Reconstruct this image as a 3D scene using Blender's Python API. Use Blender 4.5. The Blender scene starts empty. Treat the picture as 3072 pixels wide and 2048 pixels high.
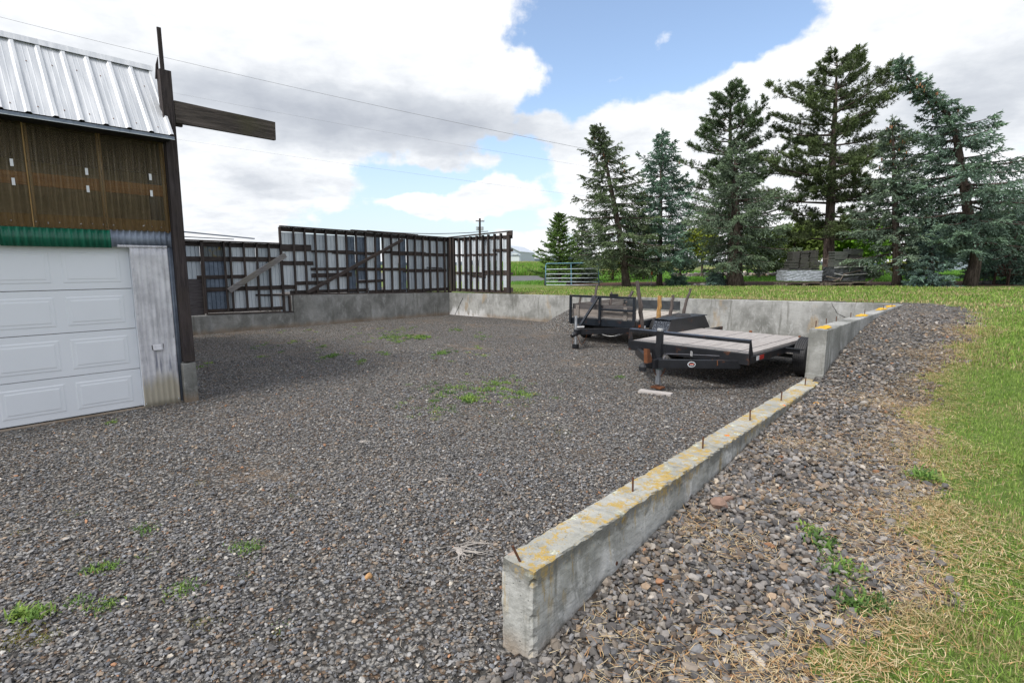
import bpy, math, random
import numpy as np
from mathutils import Vector, Matrix
random.seed(7); RNG = np.random.default_rng(11)
C = bpy.context.scene.collection
R = math.radians

# ------------------------------------------------------------------ camera
FPX, CX, CY, HOR, EYE = 1600.0, 1536.0, 1024.0, 795.0, 1.9
PITCH = math.atan((CY - HOR) / FPX)
cam_d = bpy.data.cameras.new('camera'); cam = bpy.data.objects.new('camera', cam_d); C.objects.link(cam)
cam.location = (0, 0, EYE); cam.rotation_euler = (R(90) - PITCH, 0, 0)
cam_d.sensor_width = 36; cam_d.lens = FPX / 3072 * 36; cam_d.clip_end = 6000; cam_d.clip_start = .05
bpy.context.scene.camera = cam

def ray(x, y):
    u = (x - CX) / FPX; v = (CY - y) / FPX
    return np.array([u, math.cos(PITCH) + v * math.sin(PITCH), -math.sin(PITCH) + v * math.cos(PITCH)])
def at(x, y, Y):
    r = ray(x, y); return np.array([0, 0, EYE]) + r * (Y / r[1])
def atz(x, y, z=0.0):
    r = ray(x, y); return np.array([0, 0, EYE]) + r * ((z - EYE) / r[2])

# ------------------------------------------------------------------ sky
SUN_AZ, SUN_EL = R(-138), R(50)          # the veiled sun stands high behind and to the left
world = bpy.data.worlds.new('World'); bpy.context.scene.world = world; world.use_nodes = True
wt = world.node_tree; wt.nodes.clear()
def N(t, typ, **kw):
    n = t.nodes.new(typ)
    for k, v in kw.items(): setattr(n, k, v)
    return n
class G:
    """little math wrapper over shader nodes"""
    def __init__(s, t): s.t = t
    def put(s, sock, v):
        if isinstance(v, bpy.types.NodeSocket): s.t.links.new(v, sock)
        elif v is not None: sock.default_value = v
    def m(s, op, a, b=None, c=None, clamp=False):
        n = N(s.t, 'ShaderNodeMath', operation=op); n.use_clamp = clamp
        for i, v in enumerate((a, b, c)):
            if v is not None: s.put(n.inputs[i], v)
        return n.outputs[0]
    def add(s, a, b): return s.m('ADD', a, b)
    def mul(s, a, b): return s.m('MULTIPLY', a, b)
    def sub(s, a, b): return s.m('SUBTRACT', a, b)
    def step(s, v, lo, hi, a=0.0, b=1.0):
        n = N(s.t, 'ShaderNodeMapRange', interpolation_type='SMOOTHSTEP')
        s.put(n.inputs[0], v); s.put(n.inputs[1], lo); s.put(n.inputs[2], hi); s.put(n.inputs[3], a); s.put(n.inputs[4], b)
        return n.outputs[0]
    def noise(s, vec, scale, detail=4, rough=.55, dist=0.0, out=0):
        n = N(s.t, 'ShaderNodeTexNoise'); s.put(n.inputs['Vector'], vec)
        n.inputs['Scale'].default_value = scale; n.inputs['Detail'].default_value = detail
        n.inputs['Roughness'].default_value = rough; n.inputs['Distortion'].default_value = dist
        return n.outputs[out]
    def voro(s, vec, scale, feature='F1', out='Distance', rnd=1.0):
        n = N(s.t, 'ShaderNodeTexVoronoi', feature=feature); s.put(n.inputs['Vector'], vec)
        n.inputs['Scale'].default_value = scale; n.inputs['Randomness'].default_value = rnd
        return n.outputs[out]
    def mix(s, f, a, b, mode='MIX'):
        n = N(s.t, 'ShaderNodeMix', data_type='RGBA', blend_type=mode)
        s.put(n.inputs[0], f)
        for i, v in ((6, a), (7, b)):
            if isinstance(v, (tuple, list)): v = (*v[:3], 1)
            s.put(n.inputs[i], v)
        return n.outputs[2]
    def ramp(s, f, stops, interp='LINEAR'):
        n = N(s.t, 'ShaderNodeValToRGB'); s.put(n.inputs[0], f); cr = n.color_ramp; cr.interpolation = interp
        while len(cr.elements) < len(stops): cr.elements.new(.5)
        for e, (p, c) in zip(cr.elements, stops): e.position = p; e.color = (*c[:3], 1)
        return n.outputs[0]
    def xyz(s, v):
        n = N(s.t, 'ShaderNodeSeparateXYZ'); s.put(n.inputs[0], v); return n.outputs
    def vec(s, x, y, z):
        n = N(s.t, 'ShaderNodeCombineXYZ'); s.put(n.inputs[0], x); s.put(n.inputs[1], y); s.put(n.inputs[2], z); return n.outputs[0]
    def vm(s, op, a, b):
        n = N(s.t, 'ShaderNodeVectorMath', operation=op); s.put(n.inputs[0], a); s.put(n.inputs[1], b); return n.outputs[0]

g = G(wt)
tc = N(wt, 'ShaderNodeTexCoord'); D = g.xyz(tc.outputs['Generated'])
sky = N(wt, 'ShaderNodeTexSky', sky_type='NISHITA'); sky.sun_disc = False
sky.sun_elevation = SUN_EL; sky.sun_rotation = SUN_AZ; sky.air_density = 1.0; sky.dust_density = 1.2; sky.ozone_density = 1.5
SKY_K = 0.1
zc = g.m('MAXIMUM', D[2], 0.0)
inv = g.m('DIVIDE', 1.0, g.add(zc, .22))
P = g.vec(g.mul(D[0], inv), g.mul(D[1], inv), g.mul(zc, 1.5))
fb = g.noise(P, 2.1, 9, .56, .15)
fb2 = g.noise(P, 5.5, 8, .6, .1)
fine = g.noise(tc.outputs['Generated'], 9.0, 8, .6)
wob = g.noise(tc.outputs['Generated'], 4.0, 5, .6, 0, out=1)
wv = g.vm('SUBTRACT', wob, (.5, .5, .5)); W = g.xyz(wv)
az = g.add(g.m('ARCTAN2', D[0], D[1]), g.mul(W[0], .16)); el = g.add(g.m('ARCSINE', D[2]), g.mul(W[1], .12))
def blob(px, py, rx, ry, amp, tilt=0.0):
    r = ray(px * 1.306, py * 1.306); r = r / np.linalg.norm(r)
    a0, e0 = math.atan2(r[0], r[1]), math.asin(r[2]); k = 1.306 / 1750
    du = g.sub(az, a0); dv = g.sub(el, e0); c, s_ = math.cos(tilt), math.sin(tilt)
    x = g.m('DIVIDE', g.add(g.mul(du, c), g.mul(dv, s_)), rx * k); y = g.m('DIVIDE', g.sub(g.mul(dv, c), g.mul(du, s_)), ry * k)
    return g.mul(g.m('EXPONENT', g.mul(g.add(g.mul(x, x), g.mul(y, y)), -1.0)), amp)
def total(items):
    o = None
    for it in items: b = blob(*it); o = b if o is None else g.add(o, b)
    return o
# open blue sky (negative) and heaped cloud (positive) by direction
lay = total([(1500, 10, 300, 110, -.95), (1430, 150, 150, 100, -.8, .5), (1700, 40, 130, 55, -.7), (1270, 270, 85, 70, -.6, .5), (1600, 130, 90, 60, -.4),
             (1200, 400, 70, 60, -.55), (1130, 340, 110, 22, -.35), (980, 395, 170, 22, -.42), (1230, 480, 110, 45, -.4), (840, 520, 220, 22, -.3), (900, 430, 90, 20, -.35), (1330, 130, 30, 60, -.25),
             (1535, 70, 80, 40, 1.27, .8), (1040, 430, 250, 75, -.42), (900, 500, 230, 35, -.35), (1408, 180, 45, 16, .5), (1480, 45, 70, 20, .5), (860, 170, 430, 190, .6), (1950, 220, 420, 160, .7, .2), (1130, 455, 95, 46, 1.15), (965, 455, 60, 20, .95), (1300, 500, 70, 40, .5), (1400, 370, 110, 110, .8, .5), (250, 250, 300, 300, .3), (1255, 275, 50, 36, .5, .6), (520, 420, 200, 90, .3)])
val = g.add(g.add(g.mul(g.sub(fb, .5), 1.1), g.mul(g.sub(fine, .5), 1.15)), g.add(lay, .13))
mask = g.step(val, -.07, .17)
grey = g.add(total([(830, 275, 430, 75, .75, -.05), (640, 430, 110, 40, .5), (560, 200, 250, 60, .25), (2200, 260, 300, 90, .3), (2300, 180, 200, 80, .2),
                    (1100, 300, 200, 70, .25), (500, 520, 500, 40, .2)]), g.add(g.mul(g.sub(fb2, .5), 1.0), .06))
# cloud thickness shows as grey undersides
cloudc = g.ramp(g.add(grey, g.mul(g.sub(val, .3), .1)), [(.0, (1.0, 1.0, 1.02)), (.22, (.86, .885, .92)), (.55, (.64, .675, .73)), (1.0, (.47, .505, .57))])
skyc = N(wt, 'ShaderNodeVectorMath', operation='SCALE'); wt.links.new(sky.outputs[0], skyc.inputs[0]); skyc.inputs['Scale'].default_value = 1.95
hz = g.step(D[2], 0.0, .30, 1.0, 0.0)
CL = 1.0 / SKY_K
cl_s = N(wt, 'ShaderNodeVectorMath', operation='SCALE'); wt.links.new(cloudc, cl_s.inputs[0]); cl_s.inputs['Scale'].default_value = .98 * CL
blue = g.mix(g.add(.10, g.mul(hz, .5)), skyc.outputs[0], (.64 * CL, .74 * CL, .90 * CL))
outc = g.mix(mask, blue, cl_s.outputs[0])
bg = N(wt, 'ShaderNodeBackground'); wt.links.new(outc, bg.inputs[0]); bg.inputs[1].default_value = SKY_K
wo = N(wt, 'ShaderNodeOutputWorld'); wt.links.new(bg.outputs[0], wo.inputs[0])

sun_d = bpy.data.lights.new('sun', 'SUN'); sun_d.energy = 3.0; sun_d.angle = R(16); sun_d.color = (1, .96, .9)
sun = bpy.data.objects.new('sun', sun_d); C.objects.link(sun)
sdir = Vector((math.sin(SUN_AZ) * math.cos(SUN_EL), math.cos(SUN_AZ) * math.cos(SUN_EL), math.sin(SUN_EL)))
sun.rotation_euler = sdir.to_track_quat('Z', 'Y').to_euler()
sc = bpy.context.scene
sc.view_settings.view_transform = 'Standard'; sc.view_settings.look = 'None'; sc.view_settings.exposure = .20; sc.view_settings.gamma = 1
sc.render.engine = 'CYCLES'

# ------------------------------------------------------------------ plan frame: w along the side wall, n to its right
A0 = np.array([-.049, 2.439]); DV = np.array([.669, .743]); DV = DV / np.linalg.norm(DV); NV = np.array([DV[1], -DV[0]])
ANG = math.atan2(DV[1], DV[0])
def P3(w, n, z=0.0): q = A0 + DV * w + NV * n; return np.array([q[0], q[1], z])
def wn(x, y):
    x = np.asarray(x) - A0[0]; y = np.asarray(y) - A0[1]
    return x * DV[0] + y * DV[1], x * NV[0] + y * NV[1]
WC = np.array([-2.42, 20.68]); WE = np.array([8.56, 12.005])                 # ends of the back wall
L0 = np.array([-8.86, 14.43])                                                # left wall passes here
BD = (WE - WC) / np.linalg.norm(WE - WC); BN_ = np.array([BD[1], -BD[0]]); BN_ = BN_ if BN_[1] > 0 else -BN_    # outward
LD = (WC - L0) / np.linalg.norm(WC - L0); LN_ = np.array([-LD[1], LD[0]])    # outward (left)

WS = [-3, -.3, 0, .66, 1.4, 2.35, 3.5, 5.4, 6, 6.8, 8.06, 9.2, 10.7, 12.9, 16, 30, 60]
ZS = [0, 0, .02, .14, .22, .29, .39, .46, .62, .76, .91, .99, 1.01, 1.02, 1.07, 1.22, 1.5]
def sstep(a, b, x): t = np.clip((x - a) / (b - a), 0, 1); return t * t * (3 - 2 * t)
def wob2(x, y, s): return (np.sin(x * s + 1.3) * np.cos(y * s * 1.17 + .4) + .5 * np.sin(x * s * 2.3 + y * s * 1.9))
def zout(w, n):
    w = np.asarray(w, float); n = np.asarray(n, float)
    b = np.interp(w + .35 * np.clip(n, 0, 6), WS, ZS) + .016 * np.clip(n, -30, 0) * (w > 11)
    q = A0[:, None] + DV[:, None] * w.ravel() + NV[:, None] * n.ravel(); r = np.hypot(q[0], q[1]).reshape(w.shape)
    x, y = q[0].reshape(w.shape), q[1].reshape(w.shape)
    b = b + .012 * wob2(x, y, 1.3) * sstep(.3, 1.5, np.maximum(n, w - 13))
    return b * (1 - sstep(30, 80, r)) + 1.78 * sstep(30, 80, r)
PILE = (1.95, 16.15)
def zpad(x, y):
    z = .008 * wob2(x, y, 1.1) * sstep(3, 6, np.hypot(x, y))
    d = np.hypot((x - PILE[0]) / 1.25, (y - PILE[1]) / 1.15)
    return z + .74 * np.clip(1 - d, 0, 1) ** 1.15 * (1 + .05 * wob2(x, y, 6))
def wback(n): return 12.87 + .0643 * np.clip(n, -16, 0)
def is_pad(w, n): return (n < .1) & (n > -15.2) & (w < wback(n) + .1)
def ground(x, y):
    x = np.asarray(x, float); y = np.asarray(y, float); w, n = wn(x, y)
    return np.where(is_pad(w, n), zpad(x, y), zout(w, n))
def hit(px, py):
    r = ray(px, py); t = 1.0
    for i in range(4000):
        p = np.array([0, 0, EYE]) + r * t
        if p[2] < ground(p[0], p[1]): return p
        t += .01 + t * .002
    return p

# ------------------------------------------------------------------ mesh helpers
def tag(o, label=None, cat=None, group=None, kind=None):
    for k, v in (('label', label), ('category', cat), ('group', group), ('kind', kind)):
        if v: o[k] = v
    return o
def thing(name, label, cat, loc=(0, 0, 0), group=None):
    o = bpy.data.objects.new(name, None); C.objects.link(o); o.location = [float(v) for v in loc]; o.empty_display_size = .2
    return tag(o, label, cat, group)
def origin(p):
    v = Vector((0, 0, 0))
    while p is not None: v = v + p.location; p = p.parent
    return v
def link_mesh(me, name, mat, parent=None):
    o = bpy.data.objects.new(name, me); C.objects.link(o)
    if mat is not None: me.materials.append(mat)
    if parent is not None: o.parent = parent
    return o
def np_mesh(name, V, F, mat, parent=None, col=None, smooth=False):
    """V (n,3) world points, F (m,k) faces, col per-vertex colour"""
    V = np.asarray(V, np.float32); F = np.asarray(F, np.int32)
    if parent is not None: V = V - np.array(origin(parent), np.float32)
    me = bpy.data.meshes.new(name); k = F.shape[1]
    me.vertices.add(len(V)); me.vertices.foreach_set('co', V.ravel())
    me.loops.add(F.size); me.loops.foreach_set('vertex_index', F.ravel())
    me.polygons.add(len(F)); me.polygons.foreach_set('loop_start', np.arange(0, F.size, k, dtype=np.int32))
    me.polygons.foreach_set('use_smooth', np.full(len(F), smooth))
    me.update(calc_edges=True)
    if col is not None:
        a = me.color_attributes.new('Col', 'FLOAT_COLOR', 'POINT'); c = np.ones((len(V), 4), np.float32); c[:, :3] = col
        a.data.foreach_set('color', c.ravel())
    return link_mesh(me, name, mat, parent)
class MB:
    def __init__(s): s.v = []; s.f = []
    def hexa(s, c8):
        b = len(s.v); s.v += [tuple(map(float, p)) for p in c8]
        s.f += [tuple(b + i for i in q) for q in ((0, 3, 2, 1), (4, 5, 6, 7), (0, 1, 5, 4), (1, 2, 6, 5), (2, 3, 7, 6), (3, 0, 4, 7))]; return s
    def box(s, c, ax, ay, az_):
        """centre and three half-axis vectors"""
        c, ax, ay, az_ = (np.array(v, float) for v in (c, ax, ay, az_))
        return s.hexa([c - ax - ay - az_, c + ax - ay - az_, c + ax + ay - az_, c - ax + ay - az_, c - ax - ay + az_, c + ax - ay + az_, c + ax + ay + az_, c - ax + ay + az_])
    def beam(s, p, q, side, ws, hs):
        """bar from p to q; side = approx width direction; ws width, hs height"""
        p, q, side = (np.array(v, float) for v in (p, q, side)); d = q - p; L = np.linalg.norm(d); d = d / L
        side = side - d * (side @ d); side /= np.linalg.norm(side); up = np.cross(d, side)
        return s.box((p + q) / 2, d * L / 2, side * ws / 2, up * hs / 2)
    def tube(s, pts, rad, seg=8, caps=True):
        pts = [np.array(p, float) for p in pts]; rad = [rad] * len(pts) if np.isscalar(rad) else rad; b = len(s.v)
        for i, p in enumerate(pts):
            d = pts[min(i + 1, len(pts) - 1)] - pts[max(i - 1, 0)]; d = d / (np.linalg.norm(d) + 1e-9)
            a = np.cross(d, (0, 0, 1) if abs(d[2]) < .9 else (1, 0, 0)); a /= np.linalg.norm(a); c = np.cross(d, a)
            for k in range(seg):
                t = 2 * math.pi * k / seg; s.v.append(tuple(p + rad[i] * (a * math.cos(t) + c * math.sin(t))))
        for i in range(len(pts) - 1):
            for k in range(seg):
                k2 = (k + 1) % seg; s.f.append((b + i * seg + k, b + i * seg + k2, b + (i + 1) * seg + k2, b + (i + 1) * seg + k))
        if caps: s.f.append(tuple(b + k for k in reversed(range(seg)))); e = b + (len(pts) - 1) * seg; s.f.append(tuple(e + k for k in range(seg)))
        return s
    def prism(s, poly, off):
        """extrude polygon (3-D points) by off"""
        poly = [np.array(p, float) for p in poly]; off = np.array(off, float); b = len(s.v); k = len(poly)
        s.v += [tuple(p) for p in poly] + [tuple(p + off) for p in poly]
        s.f.append(tuple(range(b, b + k))); s.f.append(tuple(b + k + i for i in reversed(range(k))))
        for i in range(k): j = (i + 1) % k; s.f.append((b + j, b + i, b + k + i, b + k + j))
        return s
    def grid(s, rows):
        b = len(s.v); nr, nc = len(rows), len(rows[0])
        for r_ in rows: s.v += [tuple(map(float, p)) for p in r_]
        for i in range(nr - 1):
            for j in range(nc - 1): s.f.append((b + i * nc + j, b + i * nc + j + 1, b + (i + 1) * nc + j + 1, b + (i + 1) * nc + j))
        return s
    def build(s, name, mat, parent=None, bevel=0.0, smooth=False, rough=0.0, thick=0.0, label=None):
        o0 = origin(parent) if parent is not None else Vector((0, 0, 0))
        me = bpy.data.meshes.new(name); me.from_pydata([(x - o0[0], y - o0[1], z - o0[2]) for x, y, z in s.v], [], s.f)
        o = link_mesh(me, name, mat, parent)
        import bmesh
        bm = bmesh.new(); bm.from_mesh(me); bmesh.ops.recalc_face_normals(bm, faces=bm.faces)
        if rough:
            bmesh.ops.subdivide_edges(bm, edges=[e for e in bm.edges if e.calc_length() > rough * 12], cuts=4, use_grid_fill=True)
            for v in bm.verts: v.co += Vector((random.gauss(0, 1), random.gauss(0, 1), random.gauss(0, 1))) * rough
        bm.to_mesh(me); bm.free()
        if thick:
            m = o.modifiers.new('s', 'SOLIDIFY'); m.thickness = thick; m.offset = 0
        if bevel:
            m = o.modifiers.new('b', 'BEVEL'); m.width = bevel; m.segments = 2; m.limit_method = 'ANGLE'
        if smooth: me.polygons.foreach_set('use_smooth', [True] * len(me.polygons))
        if label: o['label'] = label
        return o
def v3(q, z=0.0): return np.array([q[0], q[1], z])
UP = np.array([0, 0, 1.0]); d3 = v3(DV); n3 = v3(NV)

# ------------------------------------------------------------------ materials
def mat(name, fn, rough=.8, bump=None, metal=0.0, spec=.3):
    m = bpy.data.materials.new(name); m.use_nodes = True; t = m.node_tree; q = G(t)
    b = t.nodes['Principled BSDF']; b.inputs['Roughness'].default_value = rough; b.inputs['Metallic'].default_value = metal
    b.inputs['Specular IOR Level'].default_value = spec
    co = N(t, 'ShaderNodeTexCoord').outputs['Object']; geo = N(t, 'ShaderNodeNewGeometry').outputs
    res = fn(q, co, geo, b)
    col, h = res if isinstance(res, tuple) and len(res) == 2 else (res, None)
    if isinstance(col, tuple): b.inputs['Base Color'].default_value = (*col[:3], 1)
    else: t.links.new(col, b.inputs['Base Color'])
    if h is not None:
        bp = N(t, 'ShaderNodeBump'); bp.inputs['Strength'].default_value = bump[0]; bp.inputs['Distance'].default_value = bump[1]
        t.links.new(h, bp.inputs['Height']); t.links.new(bp.outputs[0], b.inputs['Normal'])
    return m
def rotmap(q, co, ang, scale):
    m1 = N(q.t, 'ShaderNodeMapping'); m1.inputs['Rotation'].default_value = (0, 0, -ang); q.put(m1.inputs[0], co)
    m2 = N(q.t, 'ShaderNodeMapping'); m2.inputs['Scale'].default_value = scale; q.put(m2.inputs[0], m1.outputs[0]); return m2.outputs[0]
def wood(name, c1, c2, axis='z', ang=None, c3=None, rough=.85):
    ang = ANG if ang is None else ang
    s = dict(z=(14, 14, .8), x=(.9, 14, 14), y=(14, .9, 14))[axis]
    def f(q, co, geo, b):
        v = rotmap(q, co, ang, s); a = q.noise(v, 2.5, 7, .65, .6); k = q.noise(v, 9, 4, .7); big = q.noise(co, 1.7, 3)
        col = q.mix(q.step(a, .3, .7), c1, c2); col = q.mix(q.mul(q.step(k, .5, .72), .6), col, tuple(x * .45 for x in c1))
        if c3: col = q.mix(q.mul(q.step(big, .45, .7), .7), col, c3)
        isl = geo['Random Per Island']; col = q.mix(q.mul(isl, .25), col, tuple(x * .6 for x in c2))
        return col, q.add(a, q.mul(k, .5))
    return mat(name, f, rough, (.5, .01))
M = {}
M['wood_dark'] = wood('weathered dark wood', (.018, .014, .013), (.075, .062, .058), 'z', c3=(.06, .042, .033))
M['wood_dark_x'] = wood('weathered dark board', (.02, .016, .015), (.085, .07, .065), 'x', c3=(.06, .04, .03))
BANG = math.atan2(BD[1], BD[0])
M['wood_dark_b'] = wood('weathered board back wall', (.02, .016, .015), (.09, .072, .065), 'x', ang=BANG, c3=(.065, .042, .03))
M['wood_post'] = wood('old post wood', (.02, .016, .017), (.075, .062, .062), 'z', c3=(.045, .035, .03))
M['wood_beam'] = wood('old mossy beam', (.03, .025, .022), (.12, .10, .09), 'x', c3=(.07, .065, .035))
M['wood_grey'] = wood('silver grey wood', (.10, .095, .095), (.26, .25, .25), 'x', c3=(.17, .16, .13))
M['wood_tan'] = wood('tan framing lumber', (.34, .21, .08), (.56, .38, .18), 'z')
M['wood_orange'] = wood('orange plank', (.40, .17, .05), (.62, .32, .12), 'x')
M['ply'] = wood('grey plywood', (.035, .03, .03), (.11, .10, .105), 'x')

def f_conc(lich=False, white=False, dark=1.0):
    def f(q, co, geo, b):
        a = q.noise(co, 1.3, 6, .6); k = q.noise(co, 9, 6, .65); gr = q.noise(co, 70, 3, .6)
        base = q.mix(q.step(a, .32, .68), (.155 * dark, .157 * dark, .145 * dark), (.36 * dark, .36 * dark, .345 * dark)); mo = q.noise(rotmap(q, co, ANG, (3, 3, 1.6)), 1.6, 7, .72, .4); base = q.mix(q.mul(q.step(mo, .50, .64), .5), base, (.46 * dark, .46 * dark, .45 * dark)); base = q.mix(q.mul(q.step(mo, .30, .43, 1, 0), .5), base, (.10 * dark, .10 * dark, .09 * dark))
        base = q.mix(q.mul(q.step(k, .5, .75), .35), base, (.13 * dark, .13 * dark, .115 * dark))
        v = rotmap(q, co, ANG, (5, 5, .35)); st = q.noise(v, 1.6, 6, .7)       # run-off streaks
        base = q.mix(q.mul(q.step(st, .54, .68), .6), base, (.10, .10, .082))
        X = q.xyz(co); z = X[2]; ed = q.noise(rotmap(q, co, ANG, (2.2, 2.2, .6)), 1.2, 5, .7)
        base = q.mix(q.mul(q.step(q.add(z, q.mul(ed, .25)), .12, .30, 1, 0), .5), base, (.24, .15, .075))   # splashed soil
        if white:
            ef = q.noise(rotmap(q, co, BANG, (3.5, 3.5, .7)), 1.5, 6, .7); zone = q.mul(q.step(X[0], -2.0, -.8), q.step(X[0], .9, 1.9, 1, 0))
            m_ = q.mul(q.mul(q.step(q.add(ef, q.mul(z, -.5)), .36, .46), q.step(z, .2, .42, 1, 0)), zone)
            base = q.mix(q.mul(m_, .85), base, (.68, .68, .68))
            oc = q.noise(rotmap(q, co, BANG, (1.4, 1.4, .6)), 1.3, 4, .6); base = q.mix(q.mul(q.step(oc, .6, .7), .5), base, (.34, .24, .12))
        if lich:
            nz = q.xyz(geo['Normal'])[2]; top = q.step(nz, .45, .85)
            side = q.mul(q.step(q.add(z, q.mul(q.noise(rotmap(q, co, ANG, (6, 6, 1.2)), 1.5, 5, .7), .30)), .50, .62), q.step(q.noise(co, 4, 5, .7), .42, .56))
            l1 = q.step(q.add(q.mul(q.noise(co, 5, 7, .75), .6), q.mul(q.noise(co, 30, 6, .7), .4)), .485, .55); m1 = q.mul(q.m('MAXIMUM', top, q.mul(side, .7)), l1)
            yel = q.mix(q.noise(co, 25, 3), (.50, .31, .03), (.33, .24, .08))
            base = q.mix(q.mul(top, .6), base, q.mix(q.noise(co, 18, 6, .75), (.12, .12, .10), (.42, .41, .35)))
            eb = q.step(q.add(z, q.mul(q.noise(co, 6, 5, .7), .3)), .52, .60); base = q.mix(q.mul(q.mul(eb, q.sub(1.0, top)), .75), base, (.10, .10, .09))
            sp2 = q.noise(co, 75, 3, .7); base = q.mix(q.mul(q.mul(m1, .92), q.step(sp2, .30, .46)), base, yel); base = q.mix(q.mul(q.mul(top, q.step(sp2, .6, .7)), .5), base, (.09, .09, .08)); dr = q.step(q.noise(rotmap(q, co, ANG, (5, 5, .9)), 2, 6, .7), .56, .64); base = q.mix(q.mul(q.mul(dr, q.step(z, .12, .34)), q.mul(q.sub(1.0, top), .55)), base, (.36, .24, .05))
            zon = q.mul(top, q.step(q.noise(co, 1.6, 3), .42, .55))
            vd = q.voro(co, 9); cr = q.voro(co, 9, out='Color'); cs = q.xyz(cr)
            vd = q.add(vd, q.mul(q.sub(q.noise(co, 40, 3), .5), .22)); disc = q.mul(q.step(vd, .27, .33, 1, 0), q.step(cs[0], .25, .3)); ring = q.step(q.noise(co, 60, 3), .35, .6)
            base = q.mix(q.mul(q.mul(disc, q.m('MAXIMUM', zon, q.mul(side, .6))), .85), base, q.mix(ring, (.62, .62, .50), (.30, .32, .26)))
            org = q.mul(q.step(q.add(q.voro(co, 6.1), q.mul(q.noise(co, 60, 3), .12)), .19, .23, 1, 0), q.m('MAXIMUM', top, side)); oc2 = q.xyz(q.voro(co, 6.1, out='Color'))[1]
            base = q.mix(q.mul(org, q.step(oc2, .62, .64)), base, (.75, .17, .015))
        ln = q.noise(rotmap(q, co, ANG, (2.5, 2.5, 34)), 3, 5, .7); base = q.mix(q.mul(q.step(ln, .52, .66), .32), base, (.12, .12, .11)); base = q.mix(q.mul(q.step(ln, .30, .44, 1, 0), .25), base, (.44, .44, .42))
        pits = q.step(q.voro(co, 24), .07, .12)
        base = q.mix(q.mul(q.sub(1.0, pits), .5), base, (.06, .06, .055))
        sp = q.mix(q.mul(q.step(gr, .58, .75), .3), base, (.42, .42, .40))
        return sp, q.add(q.add(q.mul(k, .5), q.mul(gr, .25)), q.mul(pits, .3))
    return f
M['conc'] = mat('weathered concrete', f_conc(dark=.8), .9, (.5, .02))
M['conc_back'] = mat('weathered concrete with efflorescence', f_conc(white=True, dark=1.1), .9, (.45, .02))
M['conc_lichen'] = mat('lichen covered concrete', f_conc(lich=True, dark=1.6), .9, (.7, .02))
M['conc_side'] = mat('pale concrete side wall', f_conc(dark=1.05), .9, (.45, .02))
M['rebar'] = mat('rusty rebar', lambda q, co, ge, b: (q.mix(q.noise(co, 60, 3), (.06, .03, .02), (.14, .06, .035)), q.noise(co, 200, 2)), .9, (.4, .005))

def f_ground(c_lo, c_hi, cdirt, sc=26.0, patch=1.0):
    def f(q, co, geo, b):
        ws = q.noise(co, 14, 3, .6, out=1); v = q.vm('ADD', co, q.vm('MULTIPLY', q.vm('SUBTRACT', ws, (.5, .5, .5)), (.03, .03, .03)))
        vd = q.voro(v, sc); cc = q.xyz(q.voro(v, sc, out='Color')); vd2 = q.voro(v, sc * 2.1); cc2 = q.xyz(q.voro(v, sc * 2.1, out='Color'))
        tone = q.add(q.mul(cc[0], .6), q.mul(cc2[0], .4))
        col = q.mix(tone, c_lo, c_hi)
        col = q.mix(q.step(cc[1], .80, .86), col, (.17, .115, .075)); col = q.mix(q.mul(q.step(cc2[2], .9, .93), .8), col, (.28, .25, .21))
        col = q.mix(q.mul(q.step(vd, .36, .60), .8), col, (.018, .016, .014))
        dirt = q.step(q.noise(co, .55, 5, .6), .5, .68); d2 = q.step(q.noise(co, 3.1, 5, .65), .42, .62)
        col = q.mix(q.mul(q.mul(dirt, d2), .6 * patch), col, cdirt)
        bigv = q.noise(co, .35, 3); col = q.mix(q.mul(q.step(bigv, .4, .65), .22), col, (.045, .045, .05))
        return col, q.add(q.mul(vd, -1.0), q.mul(vd2, -.4))
    return f
M['gravel'] = mat('crushed basalt gravel', f_ground((.058, .056, .053), (.39, .375, .352), (.23, .165, .11), 32.0), .85, (.9, .03))
def colmat(name, rough=.7, trans=0.0, spec=.25, var=None):
    m = bpy.data.materials.new(name); m.use_nodes = True; t = m.node_tree; b = t.nodes['Principled BSDF']
    a = N(t, 'ShaderNodeVertexColor'); a.layer_name = 'Col'; b.inputs['Roughness'].default_value = rough; b.inputs['Specular IOR Level'].default_value = spec
    src = a.outputs[0]
    if var:
        q = G(t); co = N(t, 'ShaderNodeTexCoord').outputs['Object']; src = q.mix(q.mul(q.noise(co, var, 3), .5), src, (.03, .03, .03))
    t.links.new(src, b.inputs['Base Color'])
    if trans:
        tr = N(t, 'ShaderNodeBsdfTranslucent'); mx = N(t, 'ShaderNodeMixShader'); mx.inputs[0].default_value = trans
        t.links.new(src, tr.inputs[0]); t.links.new(b.outputs[0], mx.inputs[1]); t.links.new(tr.outputs[0], mx.inputs[2])
        t.links.new(mx.outputs[0], t.nodes['Material Output'].inputs[0])
    return m
M['stone'] = colmat('gravel stones', .8, 0, .3, var=55)
M['blade'] = colmat('grass blades', .6, .3)
M['needle'] = colmat('conifer needles', .6, .12)
M['leaf'] = colmat('leaves', .6, .3)
M['straw'] = colmat('dry straw', .8)
def f_lawn(q, co, geo, b):
    a = q.noise(co, .8, 5, .6); k = q.noise(co, 9, 5, .7); s = q.noise(co, 60, 3, .7)
    col = q.mix(q.step(k, .35, .65), (.10, .17, .028), (.18, .25, .055)); col = q.mix(q.mul(q.step(a, .45, .65), .5), col, (.27, .25, .10))
    return q.mix(q.mul(q.step(s, .4, .7), .5), col, (.05, .06, .02)), q.add(k, s)
M['lawn'] = mat('lawn turf', f_lawn, .95, (.8, .04))
M['field'] = mat('field grass', lambda q, co, ge, b: (q.mix(q.step(q.noise(co, .25, 5, .6), .4, .65), (.10, .17, .03), (.20, .19, .07)), q.noise(co, 8, 4)), .95, (.8, .1))
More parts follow.
